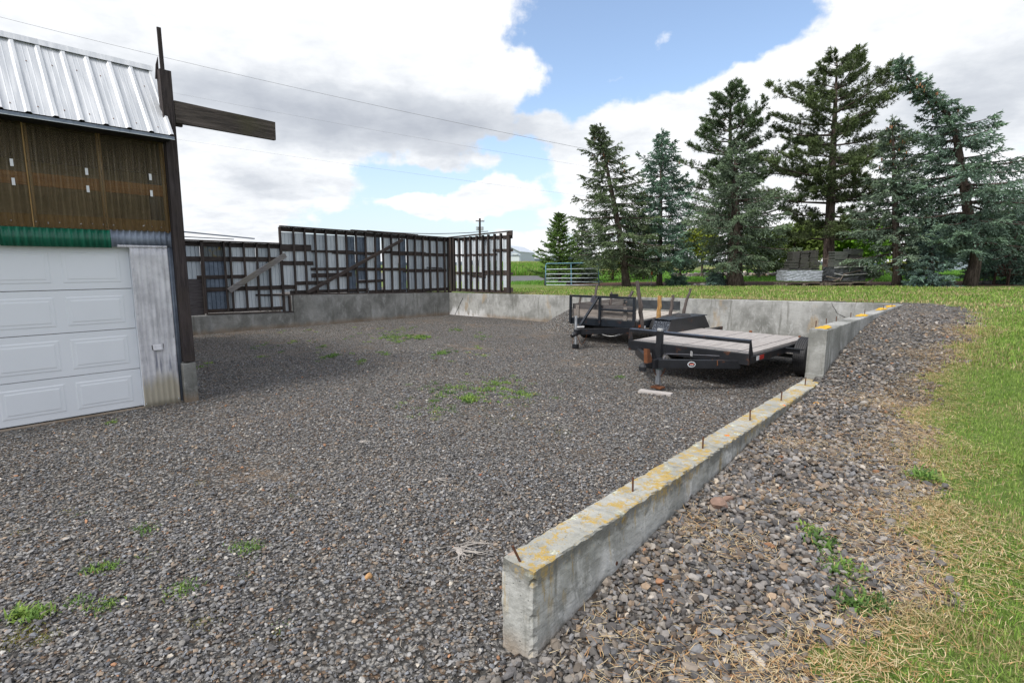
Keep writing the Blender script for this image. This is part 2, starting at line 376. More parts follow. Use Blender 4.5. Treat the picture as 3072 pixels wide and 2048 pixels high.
M['mulch'] = mat('bark mulch', lambda q, co, ge, b: (q.mix(q.noise(co, 30, 4, .7), (.035, .018, .012), (.13, .07, .05)), q.noise(co, 40, 4)), .95, (.8, .03))
M['road'] = mat('old asphalt', lambda q, co, ge, b: (q.mix(q.noise(co, 6, 5), (.09, .09, .095), (.14, .14, .145)), q.noise(co, 80, 3)), .9, (.3, .01))
def plain(name, c, rough=.5, metal=0.0, var=.25, sc=6, spec=.4, rust=0.0, bump=.1):
    def f(q, co, geo, b):
        a = q.noise(co, sc, 6, .65); col = q.mix(q.step(a, .3, .7), tuple(x * (1 - var) for x in c), tuple(min(1, x * (1 + var)) for x in c))
        if rust: col = q.mix(q.mul(q.step(q.noise(co, 5, 7, .7), .58, .66), rust), col, (.15, .055, .02))
        return col, q.noise(co, 45, 3)
    return mat(name, f, rough, (bump, .004), metal, spec)
M['black'] = plain('black trailer paint', (.012, .013, .016), .38, rust=.6, spec=.5)
M['blackblue'] = plain('black frame paint', (.012, .016, .022), .35, rust=.2, spec=.5)
M['rubber'] = plain('tyre rubber', (.028, .028, .030), .65)
M['steel'] = plain('galvanised steel tube', (.45, .47, .5), .4, .6)
M['steel_lt'] = plain('scuffed steel', (.5, .5, .5), .4, .3)
M['rust'] = plain('rusted plate', (.16, .06, .025), .9)
M['white'] = plain('white sheet', (.7, .72, .74), .5, var=.06)
M['red'] = plain('red reflector', (.5, .03, .02), .4, var=.1)
M['orange'] = plain('orange lens', (.65, .12, .02), .4, var=.1)
M['door'] = mat('white door steel', lambda q, co, ge, b: (q.mix(q.mul(q.step(q.noise(co, 1.4, 5), .4, .75), .3), (.74, .77, .81), (.64, .67, .70)), q.noise(co, 180, 2)), .45, (.05, .002), spec=.4)
M['seal'] = plain('black rubber seal', (.012, .012, .012), .8)
def f_galv(c1, c2, dirty=0.0, blot=1.0):
    def f(q, co, geo, b):
        a = q.noise(co, 4, 6, .7); k = q.noise(rotmap(q, co, ANG, (9, 9, .7)), 2, 5, .7)
        col = q.mix(q.add(.5 * (1 - blot), q.mul(q.step(a, .32, .68), blot)), c1, c2); col = q.mix(q.mul(q.step(k, .52, .7), .45), col, tuple(x * .5 for x in c1))
        if dirty:
            z = q.xyz(co)[2]; e = q.add(z, q.mul(q.sub(q.noise(rotmap(q, co, ANG, (6, 6, .5)), 2, 4), .5), .5))
            col = q.mix(q.mul(q.step(e, .22, .50, 1, 0), dirty), col, (.36, .32, .23))
            st = q.mul(q.step(e, .36, .48), q.step(e, .55, .75, 1, 0)); k2 = q.step(q.noise(rotmap(q, co, ANG, (26, 26, 1.4)), 1, 3), .53, .62)
            col = q.mix(q.mul(q.mul(st, k2), .7), col, (.13, .14, .19))
        return col, a
    return f
M['galv'] = mat('old galvanised sheet', f_galv((.17, .20, .26), (.27, .31, .38)), .5, (.15, .01), .3)
M['galv_lt'] = mat('whitish corrugated steel', f_galv((.46, .46, .49), (.66, .66, .69), .85), .5, (.15, .01), .15)
M['roof'] = mat('bright ribbed steel roofing', lambda q, co, ge, b: (q.mix(q.step(q.noise(rotmap(q, co, ANG, (8, .7, .7)), 2, 5, .6), .35, .7), (.52, .54, .57), (.72, .73, .75)), q.noise(co, 3, 3)), .36, (.1, .01), .35)
M['siding'] = mat('pale steel siding', f_galv((.34, .39, .44), (.52, .57, .60), 0, .25), .5, (.1, .01), .1)
M['siding_blue'] = mat('blue grey steel siding', f_galv((.09, .12, .16), (.17, .21, .27)), .5, (.15, .01), .2)
M['siding_rust'] = mat('stained steel siding', lambda q, co, ge, b: q.mix(q.step(q.noise(co, 6, 6, .7), .5, .62), (.13, .15, .16), (.20, .15, .035)), .7)
M['siding_white'] = mat('white steel siding', f_galv((.50, .56, .61), (.66, .70, .72), 0, .25), .5, (.1, .01))
def f_tr(c, al, name):
    m = bpy.data.materials.new(name); m.use_nodes = True; t = m.node_tree; q = G(t); b = t.nodes['Principled BSDF']
    co = N(t, 'ShaderNodeTexCoord').outputs['Object']
    st = q.noise(rotmap(q, co, ANG, (16, 16, .5)), 2, 5, .6); col = q.mix(q.step(st, .35, .7), tuple(x * .6 for x in c), c); q.put(b.inputs['Base Color'], col)
    b.inputs['Roughness'].default_value = .35
    tr = N(t, 'ShaderNodeBsdfTransparent'); tr.inputs[0].default_value = (*[min(1, x ** .16) for x in c], 1)
    mx = N(t, 'ShaderNodeMixShader'); mx.inputs[0].default_value = al
    t.links.new(tr.outputs[0], mx.inputs[1]); t.links.new(b.outputs[0], mx.inputs[2]); t.links.new(mx.outputs[0], t.nodes['Material Output'].inputs[0]); return m
M['fibre'] = f_tr((.33, .27, .18), .24, 'smoky corrugated fibreglass')
M['fibre_green'] = f_tr((.01, .17, .10), .85, 'green corrugated fibreglass')
M['shade_in'] = plain('barn interior shade', (.012, .011, .010), .9); M['inner'] = plain('inner lining', (.42, .36, .26), .9)  # near-black puts the shade under the roof into the colour
M['bark'] = mat('conifer bark', lambda q, co, ge, b: (q.mix(q.step(q.noise(rotmap(q, co, 0, (5, 5, 1)), 3, 6, .7), .35, .65), (.045, .032, .027), (.15, .115, .10)), q.noise(rotmap(q, co, 0, (6, 6, 2)), 4, 5)), .95, (.8, .04))
M['decking'] = wood('trailer deck boards', (.26, .24, .23), (.42, .39, .375), 'x', c3=(.33, .30, .28))
M['deck_split'] = wood('split sideboard wood', (.14, .115, .095), (.30, .25, .21), 'x')
M['branchwood'] = wood('rough limb wood', (.05, .04, .036), (.15, .125, .115), 'z')
M['branchwood_y'] = wood('peeled limb wood', (.25, .12, .04), (.50, .31, .12), 'z')
M['gateblue'] = plain('faded blue gate paint', (.12, .25, .34), .45, var=.3)
M['gatelight'] = plain('pale worn gate paint', (.44, .50, .54), .45, var=.3)
# ------------------------------------------------------------------ ground sheets
LP = [(1700, 1640), (1850, 1568), (1960, 1500), (2030, 1440), (2120, 1385), (2140, 1300), (2110, 1180), (2100, 1100), (2140, 1040), (2090, 950), (2130, 880), (2210, 800), (2250, 740), (2235, 712), (2150, 697)]
LE = []
for x, y in LP:
    p = hit(x * 1.306, y * 1.306); w_, n_ = wn(p[0], p[1]); LE.append((float(w_), float(n_)))
LE.sort(); LEW = np.array([e[0] for e in LE]); LEN = np.array([e[1] for e in LE])
TP = []
for px in range(700, 3500, 140):
    p = hit(px, 857.5); TP.append((p[0] / p[1], p[1]))
TA = np.array([t[0] for t in TP]); TY = np.array([t[1] for t in TP])
def treeY(a): return np.interp(a, TA, TY)
def lawn_amt(x, y):
    """0 on gravel, 1 on lawn, soft in between"""
    w, n = wn(x, y)
    e = np.interp(w, LEW, LEN) + .10 * np.sin(w * 5.1) + .06 * np.sin(w * 13.7 + 1)
    a = np.clip((n - e) / .35 + .5, 0, 1)
    b = np.clip((w - (wback(n) + .62 + .08 * np.sin(n * 3.3))) / .3 + .5, 0, 1)
    pd = is_pad(w, n)
    return np.where(pd, 0, np.maximum(a, b * (n < 6) ))
def zone(x, y):
    """0 gravel 1 lawn 2 mulch 3 far lawn 4 field 5 road"""
    y = np.maximum(y, .01); a = np.clip(x / y, TA[0], TA[-1]); t = y / treeY(a)
    z = np.where(lawn_amt(x, y) > .5, 1, 0)
    z = np.where(t > 1, 2, z); z = np.where((t > 1.20) | ((t > 1) & (a < .10)), 3, z)
    lim = 1.24 - .1 * np.clip(a - .0, -.2, 0); z = np.where(t > 2.1, 4, z)
    z = np.where((a < .085) & (t > lim + 1.1 * np.clip(a, 0, .2)), np.where(t < 1.62 + 1.1 * np.clip(a, 0, .2), 5, 4), z)
    return z
def lines(a, b, s, ext, g_=1.35):
    c = list(np.arange(a, b + 1e-6, s)); st = s; v = c[-1]
    while v < ext: st *= g_; v += st; c.append(v)
    st = s; v = c[0]; lo = []
    while v > -ext: st *= g_; v -= st; lo.append(v)
    return lo[::-1] + c
wl = [v for v in lines(-4, 42, .2, 900) if abs(v - 12.97) > .06]; wl = sorted(wl + [12.95, 12.99])
nl = [v for v in lines(-30, 22, .2, 900) if abs(v - .1) > .03 and abs(v + 15.2) > .03]; nl = sorted(nl + [.085, .115, -15.19, -15.21])
# finer strip along the lawn edge
wl = sorted(set(wl + [v for v in np.arange(-2.5, 7, .1)])); nl = sorted(set(nl + [v for v in np.arange(.3, 5.5, .1)]))
Wg, Ng = np.meshgrid(wl, nl, indexing='ij')
Wr = Wg + np.where(Wg > 5, .0643 * np.clip(Ng, -15.2, 0) * np.clip((Wg - 5) / 7.9, 0, 1), 0)
Xg = A0[0] + DV[0] * Wr + NV[0] * Ng; Yg = A0[1] + DV[1] * Wr + NV[1] * Ng
padm = (Ng < .1) & (Ng > -15.2) & (Wg < 12.97)
Zg = np.where(padm, zpad(Xg, Yg), zout(Wr, Ng))
V = np.stack([Xg, Yg, Zg], -1).reshape(-1, 3); nw, nn = Wg.shape
I = np.arange(nw * nn).reshape(nw, nn); F = np.stack([I[:-1, :-1], I[:-1, 1:], I[1:, 1:], I[1:, :-1]], -1).reshape(-1, 4)
cen = V[F].mean(1); zn = zone(cen[:, 0], cen[:, 1])
zn = np.where((cen[:, 1] < 3) & (np.hypot(cen[:, 0], cen[:, 1]) > 8), 3, zn)
wC, nC = wn(cen[:, 0], cen[:, 1]); zn = np.where(is_pad(wC, nC), 0, zn)
for zi, nm, mk in ((0, 'gravel_ground', 'gravel'), (1, 'lawn', 'lawn'), (2, 'mulch_bed', 'mulch'), (3, 'far_lawn', 'lawn'), (4, 'field', 'field'), (5, 'road', 'road')):
    Fi = F[zn == zi]; u, invi = np.unique(Fi, return_inverse=True)
    if len(Fi): tag(np_mesh(nm, V[u], invi.reshape(-1, 4), M[mk], smooth=True), kind='structure')

# ------------------------------------------------------------------ loose stones
ICO_V = []
_t = (1 + 5 ** .5) / 2
for a, b in ((-1, _t), (1, _t), (-1, -_t), (1, -_t)): ICO_V.append((a, b, 0))
for a, b in ((-1, _t), (1, _t), (-1, -_t), (1, -_t)): ICO_V.append((0, a, b))
for a, b in ((_t, -1), (_t, 1), (-_t, -1), (-_t, 1)): ICO_V.append((a, 0, b))
ICO_V = np.array(ICO_V) / np.linalg.norm(ICO_V[0])
ICO_F = np.array([(0, 11, 5), (0, 5, 1), (0, 1, 7), (0, 7, 10), (0, 10, 11), (1, 5, 9), (5, 11, 4), (11, 10, 2), (10, 7, 6), (7, 1, 8), (3, 9, 4), (3, 4, 2), (3, 2, 6), (3, 6, 8), (3, 8, 9), (4, 9, 5), (2, 4, 11), (6, 2, 10), (8, 6, 7), (9, 8, 1)])
PAL = np.array([(.085, .088, .098), (.12, .12, .125), (.165, .165, .17), (.07, .068, .07), (.13, .118, .108), (.17, .135, .105), (.10, .085, .075), (.21, .205, .20), (.30, .28, .25), (.20, .11, .065), (.11, .118, .135), (.055, .055, .06)])
PP = np.array([.16, .19, .13, .09, .12, .06, .07, .06, .009, .010, .10, .06]); PP = PP / PP.sum()
def stones(X, Y, S, flat=(.3, .6), name='gravel_stones', lift=.5, tint=(1, 1, 1)):
    k = len(X); Z = ground(X, Y)
    base = ICO_V[None] * (1 + RNG.uniform(-.28, .28, (k, 12, 1))) + RNG.uniform(-.12, .12, (k, 12, 3))
    sc_ = np.stack([S * RNG.uniform(.8, 1.25, k), S * RNG.uniform(.55, .95, k), S * RNG.uniform(*flat, k)], -1) * .5
    v = base * sc_[:, None, :]
    tx = RNG.normal(0, .33, k); v = np.stack([v[..., 0], v[..., 1] * np.cos(tx)[:, None] - v[..., 2] * np.sin(tx)[:, None], v[..., 1] * np.sin(tx)[:, None] + v[..., 2] * np.cos(tx)[:, None]], -1)
    ty = RNG.normal(0, .25, k); v = np.stack([v[..., 0] * np.cos(ty)[:, None] + v[..., 2] * np.sin(ty)[:, None], v[..., 1], -v[..., 0] * np.sin(ty)[:, None] + v[..., 2] * np.cos(ty)[:, None]], -1)
    tz = RNG.uniform(0, 6.28, k); v = np.stack([v[..., 0] * np.cos(tz)[:, None] - v[..., 1] * np.sin(tz)[:, None], v[..., 0] * np.sin(tz)[:, None] + v[..., 1] * np.cos(tz)[:, None], v[..., 2]], -1)
    v += np.stack([X, Y, Z + S * lift * RNG.uniform(.1, 1.1, k)], -1)[:, None, :]
    c = PAL[RNG.choice(len(PAL), k, p=PP)] * np.array([1.98, 1.92, 1.81]) * RNG.uniform(.5, 1.4, (k, 1)) * np.array(tint)
    f = ICO_F[None] + (np.arange(k) * 12)[:, None, None]
    o = np_mesh(name, v.reshape(-1, 3), f.reshape(-1, 3), M['stone'], col=np.repeat(c, 12, 0)); return tag(o, kind='stuff')
def wedge(k, r0, r1, a0=-50, a1=50):
    r = np.sqrt(RNG.uniform(r0 * r0, r1 * r1, k)); a = np.radians(RNG.uniform(a0, a1, k)); return r * np.sin(a), r * np.cos(a)
def clear(X, Y):
    """not inside walls, barn or lawn"""
    w, n = wn(X, Y)
    bad = ((n > -.02) & (n < .22) & (w > -.03) & (w < 13)) | ((n < -6.68) & (w < .78)) | (n < -14.2) | (w > wback(n) - .02) & (n < .2)
    return ~bad
bx, by = [], []
for r0, r1, dens in ((1.3, 5, 3600), (5, 8, 2000), (8, 12, 700), (12, 18, 130)):
    k = int(.873 * (r1 * r1 - r0 * r0) * dens); x, y = wedge(k, r0, r1); bx.append(x); by.append(y)
X = np.concatenate(bx); Y = np.concatenate(by); w_, n_ = wn(X, Y); rr = np.hypot(X, Y)
ok = clear(X, Y) & (RNG.uniform(size=len(X)) > lawn_amt(X, Y) * 1.3) & (w_ < 13.6) & ~((n_ > 0) & (RNG.uniform(size=len(X)) < .35))
dirtn = wob2(X + .6, Y, 1.7) + .5 * wob2(X, Y + 2, 4.1); ok &= RNG.uniform(size=len(X)) > sstep(.55, 1.3, dirtn) * .68
X, Y, n_ = X[ok], Y[ok], n_[ok]; pad = n_ < .1
S = np.clip(RNG.lognormal(math.log(.0160), .38, len(X)), .008, .040)
tag(stones(X[pad], Y[pad], S[pad] * (1 + .15 * np.clip((np.hypot(X, Y)[pad] - 7) / 5, 0, 1))), 'grey crushed basalt gravel spread over the sunken yard', 'gravel')
S2 = np.clip(RNG.lognormal(math.log(.029), .36, len(X)), .012, .062)
tag(stones(X[~pad], Y[~pad], S2[~pad], flat=(.4, .8), tint=(.98, .93, .88), name='bank_stones'), 'coarser broken gravel on the bank between side wall and lawn', 'gravel')

# ------------------------------------------------------------------ grass blades and straw
def unit2(v): return v / (np.linalg.norm(v, axis=-1, keepdims=True) + 1e-9)
def blades(X, Y, H, Wd, lean, col, name, m='blade', dirs=None, Z=None, flat=False):
    k = len(X); Z = ground(X, Y) if Z is None else Z; a = RNG.uniform(0, 6.28, k) if dirs is None else dirs; ln = np.abs(RNG.normal(lean, .35, k))
    s = np.stack([-np.sin(a), np.cos(a), np.zeros(k)], -1) * (Wd / 2)[:, None]; o = np.stack([np.cos(a), np.sin(a), np.zeros(k)], -1)
    b = np.stack([X, Y, Z - .004], -1); up = np.array([0, 0, 1.0])
    a1 = ln * .6 if not flat else 1.5 + RNG.uniform(-.12, .08, k); a2 = np.minimum(ln * 1.4, 1.75) if not flat else 1.5 + RNG.uniform(-.25, .2, k)
    m_ = b + (o * np.sin(a1)[:, None] + up * np.cos(a1)[:, None]) * (H * .55)[:, None]
    if flat: o = unit2(o + np.stack([RNG.normal(0, .3, k), RNG.normal(0, .3, k), np.zeros(k)], -1))
    t_ = m_ + (o * np.sin(a2)[:, None] + up * np.cos(a2)[:, None]) * (H * .45)[:, None]
    v = np.stack([b - s, b + s, m_ + s * .8, m_ - s * .8, t_], 1).reshape(-1, 3); i = np.arange(k)[:, None] * 5
    f = np.concatenate([i + [0, 1, 2], i + [0, 2, 3], i + [3, 2, 4]], 0); c = np.repeat(col, 5, 0)
    return np_mesh(name, v, f, M[m], col=c)
GRN = np.array([(.17, .29, .045), (.23, .36, .065), (.31, .41, .10), (.12, .21, .04)]); STR = np.array([(.42, .34, .17), (.50, .42, .24), (.34, .26, .13), (.38, .36, .16)])
def lawncol(X, Y, k, base=0.0):
    p = .5 + .30 * wob2(X * 1.0, Y * 1.0, 1.05) + .22 * wob2(X + 3, Y, 3.3); pr = np.clip(sstep(.48, 1.0, p) * .62 + base, 0, 1)
    d = RNG.uniform(size=k) < pr; g_ = GRN[RNG.integers(0, 4, k)]; s_ = STR[RNG.integers(0, 4, k)]
    return np.where(d[:, None], s_, g_) * RNG.uniform(.75, 1.25, (k, 1))
bx, by, bh = [], [], []
for r0, r1, dens, h in ((1.3, 4.5, 9500, .034), (4.5, 8, 4200, .038), (8, 13, 1300, .06), (13, 24, 260, .075)):
    k = int(.5 * math.radians(66) * (r1 * r1 - r0 * r0) * dens); x, y = wedge(k, r0, r1, -4 if r0 > 8 else 18, 76 if r0 < 8 else 62); bx.append(x); by.append(y); bh.append(np.full(k, h))
X = np.concatenate(bx); Y = np.concatenate(by); H_ = np.concatenate(bh)
la = lawn_amt(X, Y); zz = zone(X, Y); ok = (RNG.uniform(size=len(X)) < la) & (zz <= 1) & (Y < treeY(np.clip(X / Y, TA[0], TA[-1])))
X, Y, H_ = X[ok], Y[ok], H_[ok]; k = len(X); w_, n_ = wn(X, Y); de = n_ - np.interp(w_, LEW, LEN)
edge = np.where(w_ < 13, np.exp(-np.clip(de, 0, 9) / .18) * .6, np.exp(-np.clip(w_ - wback(n_) - .6, 0, 9) / .35) * .7)
Wd = np.where(np.hypot(X, Y) < 8, .0045, np.where(np.hypot(X, Y) < 13, .009, .02))
edge = edge + .16 * sstep(9, 14, np.hypot(X, Y))
rough_ = 1 + .9 * sstep(.35, 1.2, wob2(X + 5, Y, 1.9)) * (np.hypot(X, Y) < 6)
tag(blades(X, Y, H_ * RNG.uniform(.5, 1.35, k) * rough_, Wd, .55, lawncol(X, Y, k, edge), 'grass_blades'), 'short mown grass, green with straw patches, beside gravel bank', 'grass', kind='stuff')
# far lawn and field grass
az_ = RNG.uniform(-.02, 1.0, 90000); t_ = RNG.uniform(1.05, 2.3, 90000); Y = treeY(az_) * t_; X = az_ * Y; zz = zone(X, Y); ok = (zz == 3)
X, Y = X[ok][:60000], Y[ok][:60000]; k = len(X)
tag(blades(X, Y, RNG.uniform(.08, .16, k), np.full(k, .03), .4, np.array([(.11, .26, .035), (.15, .32, .05)])[RNG.integers(0, 2, k)] * RNG.uniform(.8, 1.2, (k, 1)), 'far_grass'), 'bright green uncut grass behind the row of conifers', 'grass', kind='stuff')
az_ = RNG.uniform(-.04, .12, 60000); t_ = RNG.uniform(1.3, 3.4, 60000); Y = treeY(np.clip(az_, TA[0], 1)) * t_; X = az_ * Y; zz = zone(X, Y); ok = (zz == 4); X, Y = X[ok], Y[ok]; k = len(X)
cf = np.where(RNG.uniform(size=(k, 1)) < np.clip((Y[:, None] - 60) / 22, .12, .7), np.array([[.42, .40, .17]]), np.array([[.15, .30, .04]])) * RNG.uniform(.75, 1.25, (k, 1))
tag(blades(X, Y, RNG.uniform(.3, .8, k), np.full(k, .06), .25, cf, 'field_grass'), 'tall green and tawny meadow grass on the slope beyond the road', 'grass', kind='stuff')
# dry straw lying on the bank and along the lawn edge
x, y = wedge(230000, 1.3, 10.5, -8, 54); w_, n_ = wn(x, y); de = n_ - np.interp(w_, LEW, LEN)
pr = np.exp(-(de / (.30 + .14 * np.sin(w_ * 4))) ** 2) * .9 + .04 + .45 * sstep(.5, 1.3, wob2(x, y, 2.4)); ok = (n_ > .25) & (de < .5) & (RNG.uniform(size=len(x)) < pr) & clear(x, y); x, y = x[ok], y[ok]; k = len(x)
b_ = blades(x, y, RNG.uniform(.03, .10, k), np.full(k, .0028), 1.25, np.array([(.55, .40, .21), (.44, .25, .11), (.62, .50, .30)])[RNG.integers(0, 3, k)] * RNG.uniform(.75, 1.15, (k, 1)), 'dry_straw', 'straw', Z=ground(x, y) + RNG.uniform(.015, .045, k), flat=True)
tag(b_, 'dry pale grass stems scattered over the stony bank and lawn edge', 'dead grass', kind='stuff')
x, y = wedge(16000, 1.4, 13, -48, 32); w_, n_ = wn(x, y); ok = (n_ < -.03) & clear(x, y) & (RNG.uniform(size=len(x)) < .12 + .6 * sstep(.3, 1.3, wob2(x + 1, y, 1.1))); x, y = x[ok], y[ok]; k = len(x)
tag(blades(x, y, RNG.uniform(.03, .09, k), np.full(k, .0028), 1.3, np.array([(.34, .25, .15), (.22, .12, .06), (.48, .42, .34)])[RNG.integers(0, 3, k)], 'needle_litter', 'straw', Z=ground(x, y) + RNG.uniform(.012, .03, k), flat=True), 'brown needles and dry stems strewn on the yard gravel', 'plant litter', kind='stuff')

# ------------------------------------------------------------------ weeds in the gravel
def weed_patch(cx, cy, rx, ry, n, name='weeds', h=.05, col=GRN, disc=True):
    """low rosettes of small leaves round a point given on the ground"""
    X, Y = [], []
    k = n; cxs = cx + RNG.normal(0, rx, k); cys = cy + RNG.normal(0, ry, k)
    reps = 24; x = np.repeat(cxs, reps) + RNG.normal(0, .035, k * reps); y = np.repeat(cys, reps) + RNG.normal(0, .035, k * reps)
    c = np.repeat(col[RNG.integers(0, len(col), k)], reps, 0) * RNG.uniform(.8, 1.3, (k * reps, 1))
    return x, y, c, np.full(k * reps, h)
WG = np.array([(.15, .26, .06), (.22, .32, .07), (.08, .15, .04)]); MOSS = np.array([(.22, .20, .03), (.16, .18, .03)])
acc = [[], [], [], []]
def put(px, py, rpx, rpy, n, h=.04, col=WG):
    p = hit(px * 1.306, py * 1.306); q = hit((px + rpx) * 1.306, py * 1.306); r_ = abs(q[0] - p[0]) * .6; s = hit(px * 1.306, (py - rpy) * 1.306); ry = abs(s[1] - p[1]) * .6
    for a_, b_ in zip(acc, weed_patch(p[0], p[1], r_, ry, n, h=h, col=col)): a_.append(b_)
for a in ((1060, 905, 75, 28, 58), (1130, 893, 45, 18, 26), (1200, 905, 34, 9, 26), (1077, 920, 14, 6, 12, .07), (1000, 893, 40, 20, 10), (1160, 880, 30, 14, 9), (903, 774, 34, 6, 46), (962, 775, 22, 5, 26, .07), (885, 768, 30, 8, 12),
          (915, 785, 12, 4, 10), (1045, 758, 16, 4, 12), (1018, 811, 18, 3, 12, .06), (880, 812, 12, 4, 8), (760, 820, 12, 5, 9, .06), (832, 830, 8, 4, 5), (673, 786, 9, 3, 5), (740, 797, 9, 4, 4), (1110, 775, 22, 4, 8), (930, 756, 30, 5, 8), (700, 760, 40, 8, 6),
          (230, 1308, 16, 7, 6), (60, 1422, 22, 8, 7, .06), (560, 1262, 40, 12, 9, .03), (400, 1358, 28, 10, 6, .03), (240, 1400, 22, 10, 6, .03), (320, 1220, 20, 10, 4, .03), (470, 840, 10, 8, 4, .06), (180, 1385, 16, 8, 3, .03), (250, 975, 14, 5, 3),
          (1420, 868, 14, 5, 4), (1890, 1255, 16, 22, 6, .07), (1930, 1310, 26, 20, 7, .06), (1980, 1400, 30, 16, 9, .07), (2125, 1110, 10, 12, 5, .09)): put(*a)
for a in ((60, 1452, 14, 6, 12, .014, MOSS), (35, 1478, 10, 5, 10, .014, MOSS), (95, 1470, 10, 5, 8, .014, MOSS), (1180, 958, 60, 16, 20, .014, MOSS), (1290, 990, 40, 10, 9, .014, MOSS), (470, 1425, 20, 10, 6, .014, MOSS), (1120, 940, 40, 10, 12, .014, MOSS)): put(*a)
for i_ in range(34): put(RNG.uniform(560, 1120), RNG.uniform(752, 835), 9, 3, 2, .035)
for i_ in range(26): put(RNG.uniform(930, 1290), RNG.uniform(865, 965), 6, 3, 2, .02)
for i_ in range(16): put(RNG.uniform(20, 700), RNG.uniform(1100, 1480), 8, 4, 1, .018, MOSS if i_ % 2 else WG)
X, Y, Cc, Hh = (np.concatenate(a_) for a_ in acc); k = len(X)
tag(blades(X, Y, Hh * RNG.uniform(.5, 1.3, k), Hh * .2, 1.0, Cc, 'weeds', 'leaf', Z=ground(X, Y) + .008), 'low green weeds and moss tufts growing through the yard gravel', 'weeds', kind='stuff')

# ------------------------------------------------------------------ small things lying about
def lump(name, label, cat, px, py, s, c, flat=.6, seed=1, group=None, sub=2):
    p = hit(px * 1.306, py * 1.306); rs = np.random.default_rng(seed)
    import bmesh
    bm = bmesh.new(); bmesh.ops.create_icosphere(bm, subdivisions=sub, radius=s)
    dd = rs.normal(size=(6, 3)); dd /= np.linalg.norm(dd, axis=1)[:, None]; cut = rs.uniform(.55, .9, 6)
    for v in bm.verts:
        q = np.array(v.co) / s
        for d_, c_ in zip(dd, cut):
            e = q @ d_
            if e > c_: q = q - d_ * (e - c_)
        q = q * np.array([1.15, .85, flat]) * (1 + rs.normal(0, .025)); v.co = q * s
    me = bpy.data.meshes.new(name); bm.to_mesh(me); bm.free(); o = link_mesh(me, name, c); o.location = (p[0], p[1], p[2] + s * flat * .45); o.rotation_euler = (0, 0, rs.uniform(0, 6))
    return tag(o, label, cat, group)
rk = plain('reddish rock', (.26, .17, .13), .9, var=.3, sc=9, bump=.6); rkp = plain('pale stone', (.46, .40, .30), .9, var=.2, sc=12, bump=.5)
lump('rock', 'reddish brown rock half sunk beside the lichen covered low wall', 'rock', 1650, 1168, .075, rk, .75, 3)
lump('rock', 'brown rock just behind the reddish rock near the low wall', 'rock', 1672, 1150, .045, rk, .6, 5)
lump('rock', 'pale tan stone on the bank, farthest of three pale stones', 'rock', 1853, 1056, .034, rkp, .55, 7)
lump('rock', 'flat ochre stone just below the farthest pale stone', 'rock', 1875, 1080, .036, plain('ochre stone', (.40, .28, .14), .9), .3, 8)
lump('rock', 'cream stone on the open bank right of the low wall middle', 'rock', 1890, 1218, .034, rkp, .5, 9)
lump('leaf_clump', 'small orange leaf heap on bank below the tall wall end', 'leaf', 1875, 928, .03, plain('orange leaf', (.48, .25, .06), .8), .6, 10)
lump('pine_cone', 'dark pine cone lying on the bank gravel near the photo bottom', 'pine cone', 1602, 1452, .035, plain('dark cone', (.045, .03, .02), .9, bump=1.0, sc=60), .6, 11, sub=3)
lump('pine_cone', 'tan chewed cone alone on open yard gravel', 'pine cone', 846, 1330, .026, plain('tan cone', (.50, .29, .13), .9, bump=1.0, sc=40), 1.1, 12, sub=3)
lump('bark_chip', 'rust red bark chip on the yard gravel left of low wall', 'bark chip', 1105, 1092, .022, plain('red bark', (.26, .09, .04), .9), .6, 13)
def roots(px, py, s, n, label, seed):
    p = hit(px * 1.306, py * 1.306); rs = random.Random(seed); m_ = MB(); main = rs.uniform(-.6, -.3)
    for i in range(n):
        a = main + rs.gauss(0, .55); L = s * rs.uniform(.5, 1.1); q = p + np.array([rs.gauss(0, s * .12), rs.gauss(0, s * .12), .03]); pts = []; rad = []
        for j in range(6):
            pts.append(q.copy()); rad.append(.0042 * (1 - j / 7)); a += rs.gauss(0, .35); q = q + np.array([math.cos(a), math.sin(a), rs.uniform(-.06, .12)]) * L / 5
        m_.tube(pts, rad, 5)
    o = m_.build('dry_roots', plain('bleached root', (.36, .33, .30), .8)); return tag(o, label, 'roots')
roots(1052, 1268, .26, 22, 'larger tangle of bleached dry roots near the low wall end', 3)
roots(1005, 1108, .16, 9, 'small white tuft of dry roots in the middle of the gravel yard', 5)
roots(830, 1020, .16, 5, 'few thin bleached twigs lying left in the yard gravel', 6)
roots(1430, 1135, .12, 5, 'little white roots against the left foot of the low wall', 9)
